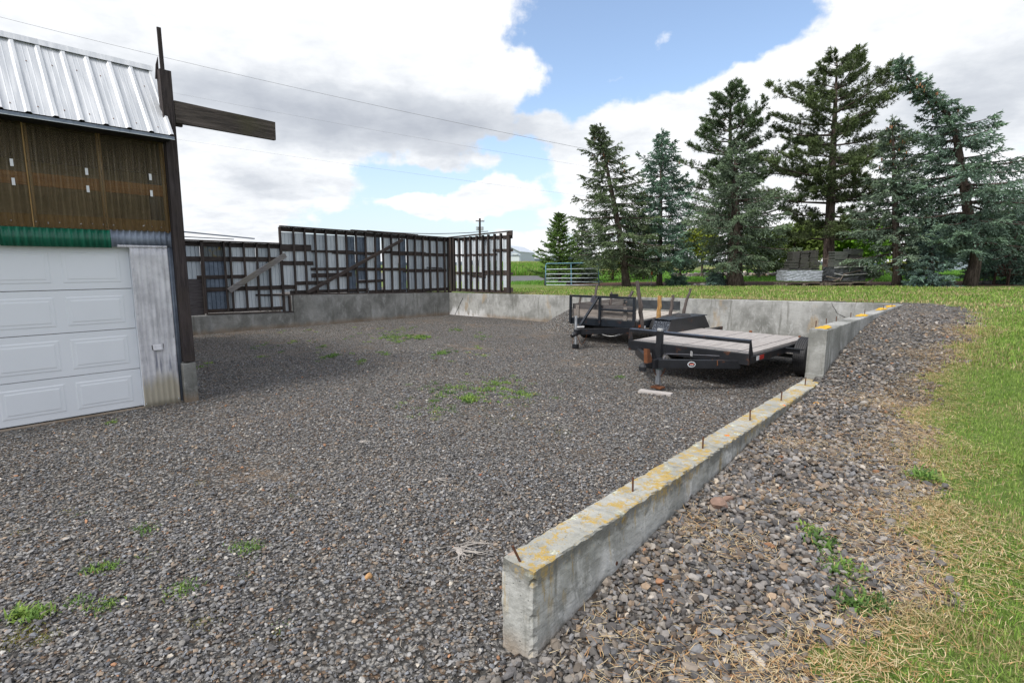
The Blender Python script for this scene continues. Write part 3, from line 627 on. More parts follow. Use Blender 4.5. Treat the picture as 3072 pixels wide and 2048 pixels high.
# ------------------------------------------------------------------ concrete walls
def conc_run(p, q, out, th, zt0, zt1, zb, step=.06, chip=.012, seed=1, chipz=0):
    """cast wall from p to q (face line), thickness th towards out, slightly chipped arrises"""
    rs = random.Random(seed); p, q, out = v3(p), v3(q), v3(out); L = np.linalg.norm(q - p); k = max(2, int(L / step)); rows = []
    for i in range(k + 1):
        t = i / k; b = p + (q - p) * t; zt = zt0 + (zt1 - zt0) * t + rs.gauss(0, .0015)
        c = [abs(rs.gauss(.3, .6)) * chip + .003 for _ in range(4)]; j = [rs.gauss(0, .0015) for _ in range(4)]
        fr_ = [0, .5] if not chipz else [q_ / chipz for q_ in range(chipz)]
        lf = [b + out * (j[0] + rs.gauss(0, .0012)) + UP * (zb + (zt - c[0] - zb) * f_) for f_ in fr_]; rt = [b + out * (th + j[3] + rs.gauss(0, .0012)) + UP * (zb + (zt - c[3] - zb) * f_) for f_ in reversed(fr_)]
        if i == 0 and chipz:
            dl = (q - p) / L; tops = rs.gauss(.004, .003)
            for k_ in range(len(lf)):
                w1, w2 = abs(rs.gauss(.001, .0025)), abs(rs.gauss(.002, .004)) + .016 * max(0, math.sin(k_ * .9 + .5)) ** 6
                lf[k_] = lf[k_] + dl * w1 + out * w1 * .8; rt[k_] = rt[k_] + dl * w2 - out * w2 * .9
        rows.append(lf + [b + out * j[1] + UP * (zt - c[0]), b + out * c[1] + UP * zt, b + out * th / 2 + UP * (zt + j[2]), b + out * (th - c[2]) + UP * zt, b + out * (th + j[3]) + UP * (zt - c[3])] + rt)
    m_ = MB(); m_.grid(rows); kk = len(rows[0])
    e_ = len(m_.v) - kk
    nl_ = 7
    if chipz:
        b0 = len(m_.v); dl = (q - p) / L
        for i in range(kk // 2):
            a_, z_ = np.array(m_.v[i]), np.array(m_.v[kk - 1 - i])
            for c_ in range(1, nl_): f_ = c_ / nl_; pt = a_ + (z_ - a_) * f_; pl_ = p + out * (th * f_); pt[:2] = pl_[:2] - dl[:2] * rs.gauss(.0, .0012); m_.v.append(tuple(pt))
        ix = lambda i, c_: i if c_ == 0 else (kk - 1 - i if c_ == nl_ else b0 + i * (nl_ - 1) + c_ - 1)
        for i in range(kk // 2 - 1):
            for c_ in range(nl_): m_.f.append((ix(i, c_), ix(i + 1, c_), ix(i + 1, c_ + 1), ix(i, c_ + 1)))
        for c_ in range(nl_): m_.f.append((ix(kk // 2 - 1, c_), kk // 2, ix(kk // 2 - 1, c_ + 1)))
    for i in range(kk // 2 - 1):
        if not chipz: m_.f.append((i, i + 1, kk - 2 - i, kk - 1 - i))
        m_.f.append((e_ + kk - 1 - i, e_ + kk - 2 - i, e_ + i + 1, e_ + i))
    i = kk // 2 - 1; m_.f += [] if chipz else [(i, i + 1, i + 2)]; m_.f.append((e_ + i + 2, e_ + i + 1, e_ + i))
    return m_
def pin(parent, x, y, z, h=.085, r=.006, lean=(0, 0)):
    MB().tube([(x, y, z - .02), (x + lean[0], y + lean[1], z + h)], r, 7).build('rebar', M['rebar'], parent)
def pins(parent, pts, zt, h, r=.006):
    for px, py in pts:
        q = atz(px, py, zt); pin(parent, q[0], q[1], zt, h, r, (random.gauss(0, .004), random.gauss(0, .004)))
J = P3(5.58, 0)
low = thing('low_wall', 'knee high concrete wall covered in orange and grey lichen, in the foreground', 'wall', P3(0, .1))
m_ = conc_run(P3(0, 0), P3(5.6, 0), NV, .2, .485, .485, -.3, .035, .012, 3, 30)
for i, v in enumerate(m_.v):                       # ragged near end
    w_, n_ = wn(v[0], v[1])
    if w_ < .02: k_ = .003 * math.sin(v[2] * 17 + n_ * 31) + .002 * math.sin(v[2] * 43 + n_ * 60); m_.v[i] = (v[0] + DV[0] * k_, v[1] + DV[1] * k_, v[2])
m_.build('wall_body', M['conc_lichen'], low)
pins(low, [(1898, 1474), (2108, 1345), (2250, 1259), (2343, 1201), (2415, 1155)], .485, .095, .0065)
q = atz(1566, 1683, .485); pin(low, q[0], q[1], .485, .085, .0065, (-.045, -.01))
for w_, z_ in ((1.75, .24), (.75, .2)):                              # form tie holes
    MB().tube([P3(w_, .198, z_), P3(w_, .2035, z_)], .014, 10).build('tie_hole', M['rebar'], low)
side = thing('side_wall', 'taller pale concrete wall rising behind the low wall, orange lichen on its top', 'wall', P3(5.6, .1))
conc_run(P3(5.61, 0), P3(12.80, 0), NV, .2, 1.11, 1.035, -.3, .06, .008, 5).build('wall_body', M['conc_side'], side)
MB().box(P3(5.60, .1, .52), d3 * .012, n3 * .102, UP * .035).build('base_ledge', M['conc_side'], side, bevel=.006)
yl = plain('orange lichen crust', (.62, .36, .02), .9, var=.3, sc=30, bump=1)
def crust(parent, w0, w1, zt, seed, n0=.01, n1=.19):
    rs = random.Random(seed); ring = []
    for i in range(40):
        a = 2 * math.pi * i / 40; r_ = .80 + .13 * math.sin(3 * a + seed) + .08 * math.sin(7 * a + 2 * seed) + rs.uniform(-.1, .1)
        ring.append(P3((w0 + w1) / 2 + math.cos(a) * r_ * (w1 - w0) / 2, (n0 + n1) / 2 + math.sin(a) * min(r_, .93) * (n1 - n0) / 2, zt(w0) + .0025))
    MB().prism(ring, UP * .004).build('lichen_patch', yl, parent)
zts = lambda w_: 1.11 - .075 * (w_ - 5.6) / 7.2
for s_, (a, b) in enumerate(((5.64, 6.2), (8.2, 8.85), (10.1, 11.0), (11.3, 12.1))): crust(side, a, b, zts, s_ + 2)
for px, py in ((2447, 985), (2478, 975.5), (2508, 968), (2552, 952.5), (2594, 941), (2650, 924), (2676, 916.5)):
    q = atz(px, py, 1.08); w_, n_ = wn(q[0], q[1]); pin(side, q[0], q[1], zts(w_), .075, .006)
back = thing('retaining_wall', 'long concrete retaining wall across the back below the lawn, with white mineral stains', 'wall', v3(WC))
conc_run(WC - BD * .0, WE + BD * .12, BN_, .2, .84, 1.035, -.3, .08, .008, 7).build('wall_body', M['conc_back'], back)
def on_back(px, py, off=0.0):
    r = ray(px, py); o = np.array([0, 0, EYE]); p0 = v3(WC - BN_ * off); t = ((p0 - o)[:2] @ BN_) / (r[:2] @ BN_); return o + r * t
def crack(pts, wd, nm='crack'):
    P_ = [on_back(x, y, .002) for x, y in pts]; m_ = MB(); bdir = v3(BD)
    for a, b in zip(P_[:-1], P_[1:]): m_.beam(a, b, bdir if abs((b - a)[2]) > .06 else UP, wd * random.uniform(.6, 1.3), .003)
    m_.build(nm, M['seal'], back)
crack([(2495.4, 907), (2497, 915), (2501, 922), (2507, 930), (2509, 937), (2513, 941), (2522, 945), (2530, 949), (2536, 952)], .012)
def z4(x, y): return 1000 + x / 3.267, 620 + y / 3.267
crack([z4(1190, 1065), z4(1215, 1010), z4(1240, 955), z4(1270, 895)], .02, 'rust_streak')
for px in (1560, 1640, 1700, 2075, 2140, 2220, 2428, 2570, 2620):
    p = on_back(px, 890); t_ = (p[:2] - WC) @ BD / 14.0; zt = .84 + .195 * t_; q_ = p[:2] + BN_ * .1; pin(back, q_[0], q_[1], zt, .06, .007)

# ------------------------------------------------------------------ framed walls of the roofless shed
def LW(w_, off=0.0, z=0.0):          # point on the left wall given its distance w in plan
    return v3(L0 + LD * (w_ - 3.018) * 1.0019 + LN_ * off, z)
def BW(s, off=0.0, z=0.0): return v3(WC + BD * s + BN_ * off, z)
left = thing('foundation_wall', 'stepped dark concrete footing under the long stud wall on the left', 'wall', LW(3.0))
conc_run(LW(.2)[:2], LW(3.55)[:2], LN_, .22, .50, .505, -.3, .08, .01, 11).build('footing_block', M['conc'], left)
conc_run(LW(3.553, .02)[:2], LW(5.97, .02)[:2], LN_, .2, .52, .44, -.3, .08, .008, 12).build('low_section', M['conc'], left)
conc_run(LW(5.973)[:2], LW(12.16)[:2], LN_, .2, .98, .84, -.3, .08, .008, 13).build('high_section', M['conc'], left)
ld = v3(LD); ln_ = v3(LN_); bd = v3(BD); bn = v3(BN_)

def ribs(pf, u0, u1, z0, z1, pitch=.2, h=.018, wave=False, jit=0.0, nz=1):
    """profiled sheet; pf(u, off, z) -> point"""
    us = []
    if wave:
        k = int((u1 - u0) / pitch * 8); us = [(u0 + (u1 - u0) * i / k, h * math.sin(2 * math.pi * i / 8)) for i in range(k + 1)]
    else:
        u = u0; us.append((u, 0))
        while u + pitch < u1 + 1e-6:
            for f_, hh in ((.42, 0), (.48, 1), (.56, 1), (.62, 0)): us.append((u + pitch * f_, hh * h))
            u += pitch
        us.append((u1, 0))
    zz_ = [z0 + (z1 - z0) * i / nz for i in range(nz + 1)]
    return MB().grid([[pf(u, o_ + random.uniform(-jit, jit), z) for u, o_ in us] for z in zz_])
fw = thing('stud_wall', 'long open stud wall of a roofless shed, dark studs over pale sheet metal with two diagonal braces', 'stud wall', LW(6, .1, .9))
def topz(w_): return (2.61 - .02 * (w_ - 3.1)) if w_ < 5.68 else (3.075 - .02 * (w_ - 5.7))
def botz(w_): return .52 if w_ < 3.55 else (.555 - .034 * (w_ - 3.55) if w_ < 5.95 else .985 - .0227 * (w_ - 5.97))
studs = [(3.54, .075), (4.12, .04), (4.26, .04), (4.64, .04), (4.97, .04), (5.33, .04), (5.69, .055)] + [(x, .04) for x in (6.08, 6.43, 6.78, 7.13, 7.48, 7.82, 8.17, 8.51, 8.86, 9.18, 9.51, 9.82, 10.17, 10.49, 10.83, 11.15, 11.48, 11.82, 12.0)]
for w_, t_ in studs:
    zb = botz(w_) + .04; zt = topz(w_) - .035
    if w_ > 5.65 and w_ < 5.75: zb = .50; zt = 3.03
    tw = random.gauss(0, .008)
    MB().beam(LW(w_, .07, zb), LW(w_ + tw, .07, zt), ld, t_, .09).build('stud', M['wood_dark'], fw, rough=.0012)
for a, b in ((.2, 5.68), (5.70, 12.1)):
    MB().beam(LW(a, .07, topz(a + .01 if a > 3 else 3.1) - .015), LW(b, .07, topz(b - .01) - .015), ln_, .14, .035).build('top_plate', M['wood_dark_x'], fw)
    MB().beam(LW(a, .135, topz(a + .01 if a > 3 else 3.1) - .10), LW(b, .135, topz(b - .01) - .10), ln_, .022, .13).build('top_board', M['wood_dark_x'], fw)
MB().beam(LW(3.56, .07, .54), LW(5.94, .07, .47), ln_, .11, .036).build('bottom_plate', M['wood_dark_x'], fw)
MB().beam(LW(5.6, .07, 1.005), LW(12.1, .07, .865), ln_, .11, .036).build('bottom_plate', M['wood_dark_x'], fw)
for a, b, z, h in ((.3, 5.66, 2.06, .13), (3.40, 4.66, 1.56, .10), (3.55, 5.95, 1.22, .12), (4.9, 5.68, 1.02, .05), (3.56, 5.66, .62, .10), (5.7, 6.66, 2.42, .20), (5.72, 6.70, 1.96, .12), (6.66, 8.1, 2.33, .07), (6.62, 8.2, 1.77, .09), (8.22, 10.1, 1.76, .10), (6.63, 8.0, 1.57, .13),
                   (6.12, 7.2, 1.34, .11), (7.35, 9.0, 2.31, .09), (9.02, 11.0, 2.35, .08), (9.6, 12.0, 2.30, .11), (10.0, 11.95, 1.70, .11), (11.05, 11.75, 1.81, .03), (8.25, 9.25, 1.34, .09), (5.92, 8.6, 1.06, .11), (8.62, 10.1, .99, .10), (10.15, 12.0, .96, .12), (5.65, 6.1, 1.24, .12)):
    MB().beam(LW(a, .1295, z), LW(b, .1295, z + random.gauss(0, .012)), ln_, .022, h).build('girt', M['wood_dark_x'], fw, rough=.0015)
MB().prism([LW(.4, .1255, .52), LW(3.52, .1255, .52), LW(3.52, .1255, 1.52), LW(.4, .1255, 1.54)], ln_ * .012).build('plywood_sheet', M['ply'], fw)
spec = [(.4, 1.2, 1.5, 2.45, 'siding'), (1.2, 2.0, 1.5, 2.46, 'siding_white'), (2.0, 2.8, 1.5, 2.45, 'siding'), (2.8, 3.52, 1.5, 2.45, 'siding'), (3.56, 4.14, 2.06, 2.47, 'siding_rust'), (3.56, 4.14, .60, 2.05, 'siding_blue'), (4.15, 4.28, .58, 2.44, 'siding'),
        (4.29, 4.98, .58, 2.44, 'siding_white'), (4.99, 5.34, .57, 2.44, 'siding'), (5.35, 5.68, 1.05, 2.42, 'siding_white'), (5.40, 5.60, .58, 1.03, 'siding_white'), (5.69, 6.44, 1.08, 2.90, 'siding_white'), (6.45, 7.14, 1.06, 2.88, 'siding'), (7.16, 7.82, 1.02, 2.87, 'siding_white'),
        (7.86, 8.16, .98, 2.86, 'siding_blue'), (8.19, 8.55, 1.4, 2.86, 'siding_blue'), (8.19, 8.55, .97, 1.38, 'siding'), (8.56, 8.87, .96, 2.85, 'siding_white'), (8.89, 9.12, .96, 2.84, 'siding_blue'), (9.20, 9.82, .94, 2.84, 'siding_white'), (9.86, 10.15, .93, 2.83, 'siding_blue'), (10.20, 10.86, .92, 2.82, 'siding'),
        (10.87, 11.5, .92, 2.82, 'siding_white'), (11.51, 12.05, .9, 2.8, 'siding')]
pfL = lambda u, o_, z: LW(u, .150 + o_, z)
for a, b, z0, z1, mk in spec: ribs(pfL, a, b, z0, z1 + random.uniform(-.02, .02), .11, .018).build('metal_siding', M[mk], fw, thick=.0015)
MB().prism([LW(5.62, .14, .46), LW(5.9, .14, .46), LW(5.9, .14, .97), LW(5.62, .14, .97)], ln_ * .01).build('metal_siding', M['siding_white'], fw)
MB().beam(LW(5.86, .06, .46), LW(5.86, .06, .97), ld, .045, .10).build('stud', M['wood_dark'], fw)
MB().beam(LW(4.14, -.03, 1.175), LW(5.80, .0, 2.20), ln_, .03, .15).build('brace_board', M['wood_grey'], fw, rough=.001, label='pale splintered brace board')
MB().beam(LW(6.42, -.03, 1.06), LW(9.95, .0, 2.79), ln_, .04, .10).build('brace_board', M['wood_dark_x'].copy(), fw, rough=.001)
MB().beam(LW(2.9, .07, 2.80), LW(4.95, .07, 2.66), ln_, .10, .03).build('loose_batten', M['galv'], fw)
MB().beam(LW(2.9, .10, 2.66), LW(4.4, .10, 2.625), ln_, .09, .02).build('loose_batten', M['siding_blue'], fw)
bp_ = []
for i in range(15):
    t = i / 14; a = LW(8.6, .1, 3.06); b = BW(1.9, .1, 3.10); p = a + (b - a) * t; p[2] -= .16 * 4 * t * (1 - t) * .6; bp_.append(p)
m_ = MB()
for a, b in zip(bp_[:-1], bp_[1:]): m_.beam(a, b, (b - a)[[1, 0, 2]] * np.array([1, -1, 0]), .09, .02)
m_.build('loose_batten', M['wood_dark_x'], fw)
m_ = MB(); m_.beam(LW(8.0, .05, 3.05), LW(10.6, .05, 2.99), ln_, .1, .02); m_.build('loose_batten', M['wood_dark_x'], fw)

fb_ = thing('stud_wall', 'short stud wall on the back corner, closely spaced dark studs with bright white gaps', 'stud wall', BW(1.5, .1, .9))
def btz(s): return 2.945 + .041 * s
for s, t_ in [(.06, .09), (.22, .05)] + [(x, .055) for x in (.50, .81, 1.07, 1.38, 1.68, 1.95, 2.24, 2.53)] + [(2.88, .12)]:
    MB().beam(BW(s, .07, .92), BW(s + random.gauss(0, .006), .07, btz(s) - .04), bd, t_, .10).build('stud', M['wood_dark'], fb_, rough=.0012)
MB().beam(BW(-.02, .07, btz(0)), BW(2.96, .07, btz(2.96)), bn, .15, .035).build('top_plate', M['wood_dark_b'], fb_)
MB().beam(BW(.0, .07, .905), BW(2.96, .07, .93), bn, .12, .035).build('bottom_plate', M['wood_dark_b'], fb_)
for a, b, z, h in ((0, 3.0, 2.87, .12), (0, 2.3, 2.27, .07), (2.1, 3.02, 2.42, .10), (0, 3.02, 1.60, .09), (1.0, 1.75, 1.50, .08), (.1, 2.9, .98, .07), (2.6, 3.02, 1.03, .16), (1.7, 2.9, 1.68, .05)):
    MB().beam(BW(a, .1325, z), BW(b, .1325, z + random.gauss(0, .008)), bn, .022, h).build('girt', M['wood_dark_b'], fb_)
pfB = lambda u, o_, z: BW(u, .15 + o_, z)
for i, (a, b) in enumerate(((.26, .46), (.54, .72), (.80, 1.06), (1.09, 1.36), (1.40, 1.66), (1.66, 1.94), (1.96, 2.22), (2.25, 2.52), (2.56, 2.84))):
    ribs(pfB, a, b, .93, 2.83, .12, .014).build('metal_siding', M[['siding_white', 'siding_white', 'siding', 'siding_white', 'siding_white', 'siding', 'siding', 'siding', 'siding_white'][i]], fb_, thick=.0015)
MB().beam(BW(2.86, .03, btz(2.9) - .06), BW(3.08, .03, btz(2.9) - .06), bn, .04, .16).build('corner_block', M['wood_dark_b'], fb_)

# ------------------------------------------------------------------ barn
def BP(w_, off, z): return P3(w_, -6.7 + off, z)
barn = thing('barn', 'old barn corner with white garage door, smoky corrugated panels and ribbed steel roof', 'barn', BP(-2, 0, 0))
W0 = -6.0
pf = lambda u, o_, z: BP(u, o_, z)
# door: four sections of pressed panels, recessed
door = thing('garage_door', None, None, BP(-1.4, -.08, 0)); door.parent = barn; door.location = Vector(BP(-1.4, -.08, 0)) - barn.location
DW0, DW1 = -5.5, .115; SEC = [.012, .527, 1.07, 1.596, 2.14]
for i in range(4):
    z0, z1 = SEC[i] + .004, SEC[i + 1] - .004; m_ = MB(); m_.box(BP((DW0 + DW1) / 2, -.10, (z0 + z1) / 2), d3 * (DW1 - DW0) / 2, n3 * .02, UP * (z1 - z0) / 2)
    k = 0; e = -.595 - .0
    c0 = -.285
    while c0 - .3 > DW0:
        za, zb_ = z0 + .075, z1 - .075
        def fr(hw, dz, h0, h1, ins):
            a = [BP(c0 - hw, h0, za + dz), BP(c0 + hw, h0, za + dz), BP(c0 + hw, h0, zb_ - dz), BP(c0 - hw, h0, zb_ - dz)]
            b = [BP(c0 - hw + ins, h1, za + dz + ins), BP(c0 + hw - ins, h1, za + dz + ins), BP(c0 + hw - ins, h1, zb_ - dz - ins), BP(c0 - hw + ins, h1, zb_ - dz - ins)]
            m_.hexa(a + b)
        fr(.302, 0, -.0815, -.075, .018); fr(.258, .044, -.0755, -.071, .016)
        c0 -= .70
    m_.build('door_section', M['door'], door, bevel=.002)
MB().beam(BP(DW0, -.09, .004), BP(DW1, -.09, .004), n3, .05, .02).build('bottom_seal', M['seal'], door)
MB().beam(BP(DW1 + .012, -.06, 0), BP(DW1 + .012, -.06, 2.14), n3, .12, .02).build('door_jamb', M['door'], barn)
MB().beam(BP(W0, -.15, -.02), BP(.62, -.15, -.02), n3, .36, .05).build('floor_slab', M['conc'], barn)
# cladding
ribs(lambda u, o_, z: BP(u, .035 + o_, z), -5.6, -1.1, 2.125, 2.345, .066, .009, True).build('green_panel', M['fibre_green'], barn, thick=.0015, smooth=True)
ribs(lambda u, o_, z: BP(u, .022 + o_, z), -1.1, -.08, 2.115, 2.335, .066, .009, True).build('green_panel', M['fibre_green'], barn, thick=.0015, smooth=True)
ribs(lambda u, o_, z: BP(u, .0 + o_, z), -.09, .60, 2.13, 2.345, .066, .008, True).build('galvanised_sheet', M['galv'], barn, thick=.001, smooth=True)
ribs(lambda u, o_, z: BP(u, .0 + o_, z), .14, .60, -.02, 2.13, .066, .008, True).build('galvanised_sheet', M['galv'], barn, thick=.001, smooth=True)
ribs(lambda u, o_, z: BP(u, .028 + o_, z), .105, .53, -.025, 2.12, .066, .006, True, nz=20, jit=.0012).build('steel_patch', M['galv_lt'], barn, thick=.0015, smooth=True, label='whitish corrugated sheet with a torn flap, soiled at the bottom')
ribs(lambda u, o_, z: BP(u, .028 + o_, z), -.02, .53, 2.121, 2.155, .066, .006, True).build('steel_patch', M['galv_lt'], barn, thick=.0015, smooth=True)
fx, fz = .315, .80
MB().tube([BP(fx - .068, .038, fz + .035), BP(fx - .066, .038, fz - .02), BP(fx - .04, .038, fz - .045), BP(fx + .03, .038, fz - .045), BP(fx + .062, .038, fz - .03), BP(fx + .064, .038, fz + .045)], .0042, 6).build('torn_edge', M['seal'], barn)
MB().grid([[BP(fx - .058 + .118 * i / 5, .040 + .018 * j / 4 * (j / 4), fz + .04 - .082 * j / 4) for i in range(6)] for j in range(5)]).build('torn_flap', M['galv_lt'], barn, thick=.002, smooth=True)
def nail(pts, r, s): MB().tube(pts, r, s).build('nail_head', M['steel'], barn)
for z in np.arange(.05, 2.1, .3):
    for w_ in (.125, .51): nail([BP(w_ + random.gauss(0, .004), .034, z + random.gauss(0, .02)), BP(w_, .040, z)], .005, 6)
for w_ in np.arange(-1.3, .58, .105):
    for z in (2.40,): nail([BP(w_ + random.gauss(0, .01), .03, z + random.gauss(0, .012)), BP(w_, .036, z)], .0055, 6) if random.random() < .6 else 0
for a, b in ((W0, -.78), (-.79, -.1), (-.11, .60)):
    ribs(lambda u, o_, z: BP(u, .015 + o_, z), a, b, 2.335, 3.60, .066, .015, True).build('fibreglass_panel', M['fibre'], barn, thick=.001, smooth=True)
MB().beam(BP(W0, -.03, 2.925), BP(.56, -.03, 2.875), n3, .03, .145).build('plank', M['wood_orange'], barn)
MB().beam(BP(W0, -.032, 2.415), BP(.60, -.032, 2.415), n3, .03, .15).build('plank', M['wood_tan'], barn)
for w_ in (.575, -.10, -.78, -1.45, -2.1, -2.8, -3.5, -4.2, -4.9):
    MB().beam(BP(w_, -.012, 2.33), BP(w_, -.012, 3.56), d3, .045, .03).build('stud', M['wood_tan'], barn)
def z1c(x, y): return x / 2.24, y / 2.24
def on_barn(px, py, off=0.0):
    r = ray(px, py); o = np.array([0, 0, EYE]); p0 = BP(0, off, 0); t = ((p0 - o)[:2] @ NV) / (r[:2] @ NV); return o + r * t
for x, y in ((78, 1092), (90, 1220), (582, 1153), (591, 1270), (1010, 1190), (1018, 1300)):
    p = on_barn(*z1c(x, y), .03); MB().box(p, d3 * .014, n3 * .003, UP * .040).build('white_strip', M['white'], barn)  # small white plates on the panel face
# body behind the skin
inn = MB(); inn.prism([BP(W0, -.45, 0), BP(.5, -.45, 0), BP(.5, -.45, 3.9), BP(W0, -.45, 3.9)], -n3 * .05); inn.build('inner_partition', M['inner'], barn); MB().prism([BP(W0, -.16, 3.14), BP(.55, -.16, 3.10), BP(.55, -.16, 3.62), BP(W0, -.16, 3.62)], -n3 * .03).build('eave_shade_board', M['shade_in'], barn)  # near-black board added behind the panel top in place of eave shade
ribs(lambda u, o_, z: P3(.58 + o_, -6.73 - u, z), 0, 7, 0, 3.9, .2, .012).build('end_siding', M['galv'], barn, thick=.002)
ribs(lambda u, o_, z: P3(W0 + o_, -6.73 - u, z), 0, 7, 0, 3.9, .2, .012).build('end_siding', M['galv'], barn, thick=.002)
ribs(lambda u, o_, z: P3(u, -13.73 + o_, z), W0, .58, 0, 3.5, .2, .012).build('rear_siding', M['galv'], barn, thick=.002)
# roof
rn = MB(); EA = (-6.43, 3.56); TA_ = (-7.12, 4.53); sl = np.array([TA_[0] - EA[0], TA_[1] - EA[1]]); sl_l = np.linalg.norm(sl); nr = np.array([-sl[1], sl[0]]) / sl_l; nr = nr if nr[1] > 0 else -nr
def RF(u, o_, t): return P3(u, EA[0] + sl[0] * t + nr[0] * o_, EA[1] + sl[1] * t + nr[1] * o_)
def roofsheet(pfun, t0, t1, w0, w1):
    us = []; u = w1; us.append((u, 0)); us.append((u - .01, .022)); us.append((u - .04, .022)); us.append((u - .055, 0)); u -= .055
    while u > w0:
        us += [(u - .165 * .33, 0), (u - .165 * .36, .003), (u - .165 * .42, 0), (u - .165 * .64, 0), (u - .165 * .67, .003), (u - .165 * .73, 0), (u - .165, 0), (u - .180, .022), (u - .212, .022), (u - .232, 0)]; u -= .232
    return MB().grid([[pfun(x, h_, t) for x, h_ in us] for t in (t0, t1)])
roofsheet(RF, 0, 1, W0 - .2, .66).build('roof_slope', M['roof'], barn, thick=.002)
UPR = lambda u, o_, t: P3(u, TA_[0] - 3.2 * t, TA_[1] + .01 + .55 * t + o_)
roofsheet(UPR, 0, 1, W0 - .2, .66).build('roof_top', M['roof'], barn, thick=.002)
DNR = lambda u, o_, t: P3(u, -10.32 - 3.6 * t, 5.09 - 1.4 * t + o_)
roofsheet(DNR, 0, 1, W0 - .2, .66).build('roof_rear', M['roof'], barn, thick=.002)
fl = MB().grid([[RF(u, .028, .945) for u in (W0 - .2, -.9, .67)], [RF(u, .03, 1.0) + UP * .02 for u in (W0 - .2, -.9, .67)], [UPR(u, .04, .05) for u in (W0 - .2, -.9, .67)]]); fl.build('ridge_flashing', M['roof'], barn, thick=.002)
MB().prism([P3(W0, -6.47, 3.55), P3(W0, -7.08, 4.42), P3(W0, -7.0, 3.5), P3(W0, -6.5, 3.50)], d3 * (.63 - W0)).build('rafters', M['shade_in'], barn)
MB().beam(P3(W0 - .2, -6.45, 3.535), P3(.665, -6.45, 3.535), n3, .02, .030).build('eave_trim', M['galv'], barn)
MB().beam(P3(W0 - .2, -6.438, 3.513), P3(.665, -6.438, 3.513), n3, .012, .008).build('drip_edge', M['siding_white'], barn)
for k_, u in enumerate(np.arange(.60, -1.6, -.232)):
    for t in (.10, .70):
        if random.random() < .9: MB().tube([RF(u - .10, .0, t + .012 * math.sin(u * 50)), RF(u - .10, .008, t + .012 * math.sin(u * 50))], .0065, 6).build('roof_screw', M['rust'], barn)
MB().beam(P3(.665, -6.66, .56), P3(.672, -6.66, 4.41), d3, .135, .14).build('corner_post', M['wood_post'], barn, bevel=.006, rough=.0025)
MB().beam(P3(.655, -6.675, -.05), P3(.655, -6.675, .545), d3, .165, .17).build('post_footing', M['conc'], barn, bevel=.008)
MB().beam(P3(.645, -6.61, 4.05), P3(.635, -6.585, 4.905), d3, .045, .025).build('lath', M['wood_post'], barn)
MB().prism([P3(.58, -6.72, 4.3), P3(.62, -6.72, 4.3), P3(.63, -6.72, 4.58), P3(.60, -6.72, 4.48)], n3 * .03).build('lath', M['wood_post'], barn)
MB().prism([P3(.745, -6.66, 3.765), P3(2.08, -6.66, 3.765), P3(2.085, -6.66, 4.025), P3(.745, -6.66, 4.05)], n3 * .06).build('lookout_beam', M['wood_beam'], barn, bevel=.004, rough=.0015)
MB().beam(P3(.745, -6.68, 3.84), P3(.84, -6.68, 3.84), n3, .06, .20).build('beam_block', M['wood_post'], barn)
# ------------------------------------------------------------------ trailers
def wheel(parent, c, ax, r, w, label=None):
    """c centre, ax unit axle direction (outwards)"""
    c = np.array(c, float); ax = np.array(ax, float); ax /= np.linalg.norm(ax); t = thing('wheel', None, None, c); t.parent = parent; t.location = Vector(c) - origin(parent)
    e1 = np.cross(ax, UP); e1 /= np.linalg.norm(e1); e2 = np.cross(ax, e1)
    def lathe(prof, mat_, nm, seg=40, sm=True):
        rows = [[c + ax * x + (e1 * math.cos(2 * math.pi * k / seg) + e2 * math.sin(2 * math.pi * k / seg)) * rr for k in range(seg + 1)] for x, rr in prof]
        return MB().grid(rows).build(nm, mat_, t, smooth=sm)
    h = w / 2; pr = [(-h * .8, r * .6), (-h, r * .72), (-h, r * .86), (-h * .85, r * .97)]
    for k in range(5):
        x0 = -h * .78 + k * h * .312; pr += [(x0, r), (x0 + h * .22, r), (x0 + h * .225, r - .011), (x0 + h * .305, r - .011)]
    pr += [(h * .85, r * .97), (h, r * .86), (h, r * .72), (h * .8, r * .6)]
    lathe(pr, M['rubber'], 'tyre', 44, False)
    lathe([(h * .78, r * .62), (h * .85, r * .6), (h * .6, r * .54), (h * .35, r * .5), (h * .3, r * .3), (h * .45, r * .2), (h * .75, r * .18), (h * .8, 0.001)], M['steel_lt'], 'rim')
    lathe([(-h * .78, r * .62), (-h * .5, r * .5), (-h * .4, .001)], M['black'], 'rim_back')
    return t
def mk_frame(FL, a):
    a = v3(a); a /= np.linalg.norm(a); l = np.array([-a[1], a[0], 0]); l = l if l[1] > 0 else -l
    return (lambda s, t, z: v3(FL) + a * s + l * t + UP * z), a, l
# --- near flat deck trailer
T, ta, tl = mk_frame((2.10, 9.27), (.697, -.717)); TANG = math.atan2(tl[1], tl[0]); WD_ = 2.03; ZD = .60
M['deck1'] = wood('deck boards near', (.27, .25, .24), (.46, .43, .41), 'x', ang=TANG, c3=(.34, .31, .29))
tr = thing('trailer', 'black flatbed car trailer with bare grey plank deck, parked against the side wall', 'trailer', T(1, 1.3, 0))
nb = 11; bw = WD_ / nb
for i in range(nb):
    s = bw * (i + .5); MB().box(T(s, 1.31, ZD - .02 + random.uniform(-.003, .003)), ta * (bw / 2 - .004), tl * 1.26, UP * .02).build('deck_board', M['deck1'], tr, bevel=.003)
MB().hexa([T(.02, 2.60, ZD - .05), T(WD_ - .02, 2.60, ZD - .05), T(WD_ - .02, 3.6, .34), T(.02, 3.6, .34), T(.02, 2.60, ZD - .01), T(WD_ - .02, 2.60, ZD - .01), T(WD_ - .02, 3.6, .38), T(.02, 3.6, .38)]).build('dovetail', M['black'], tr)
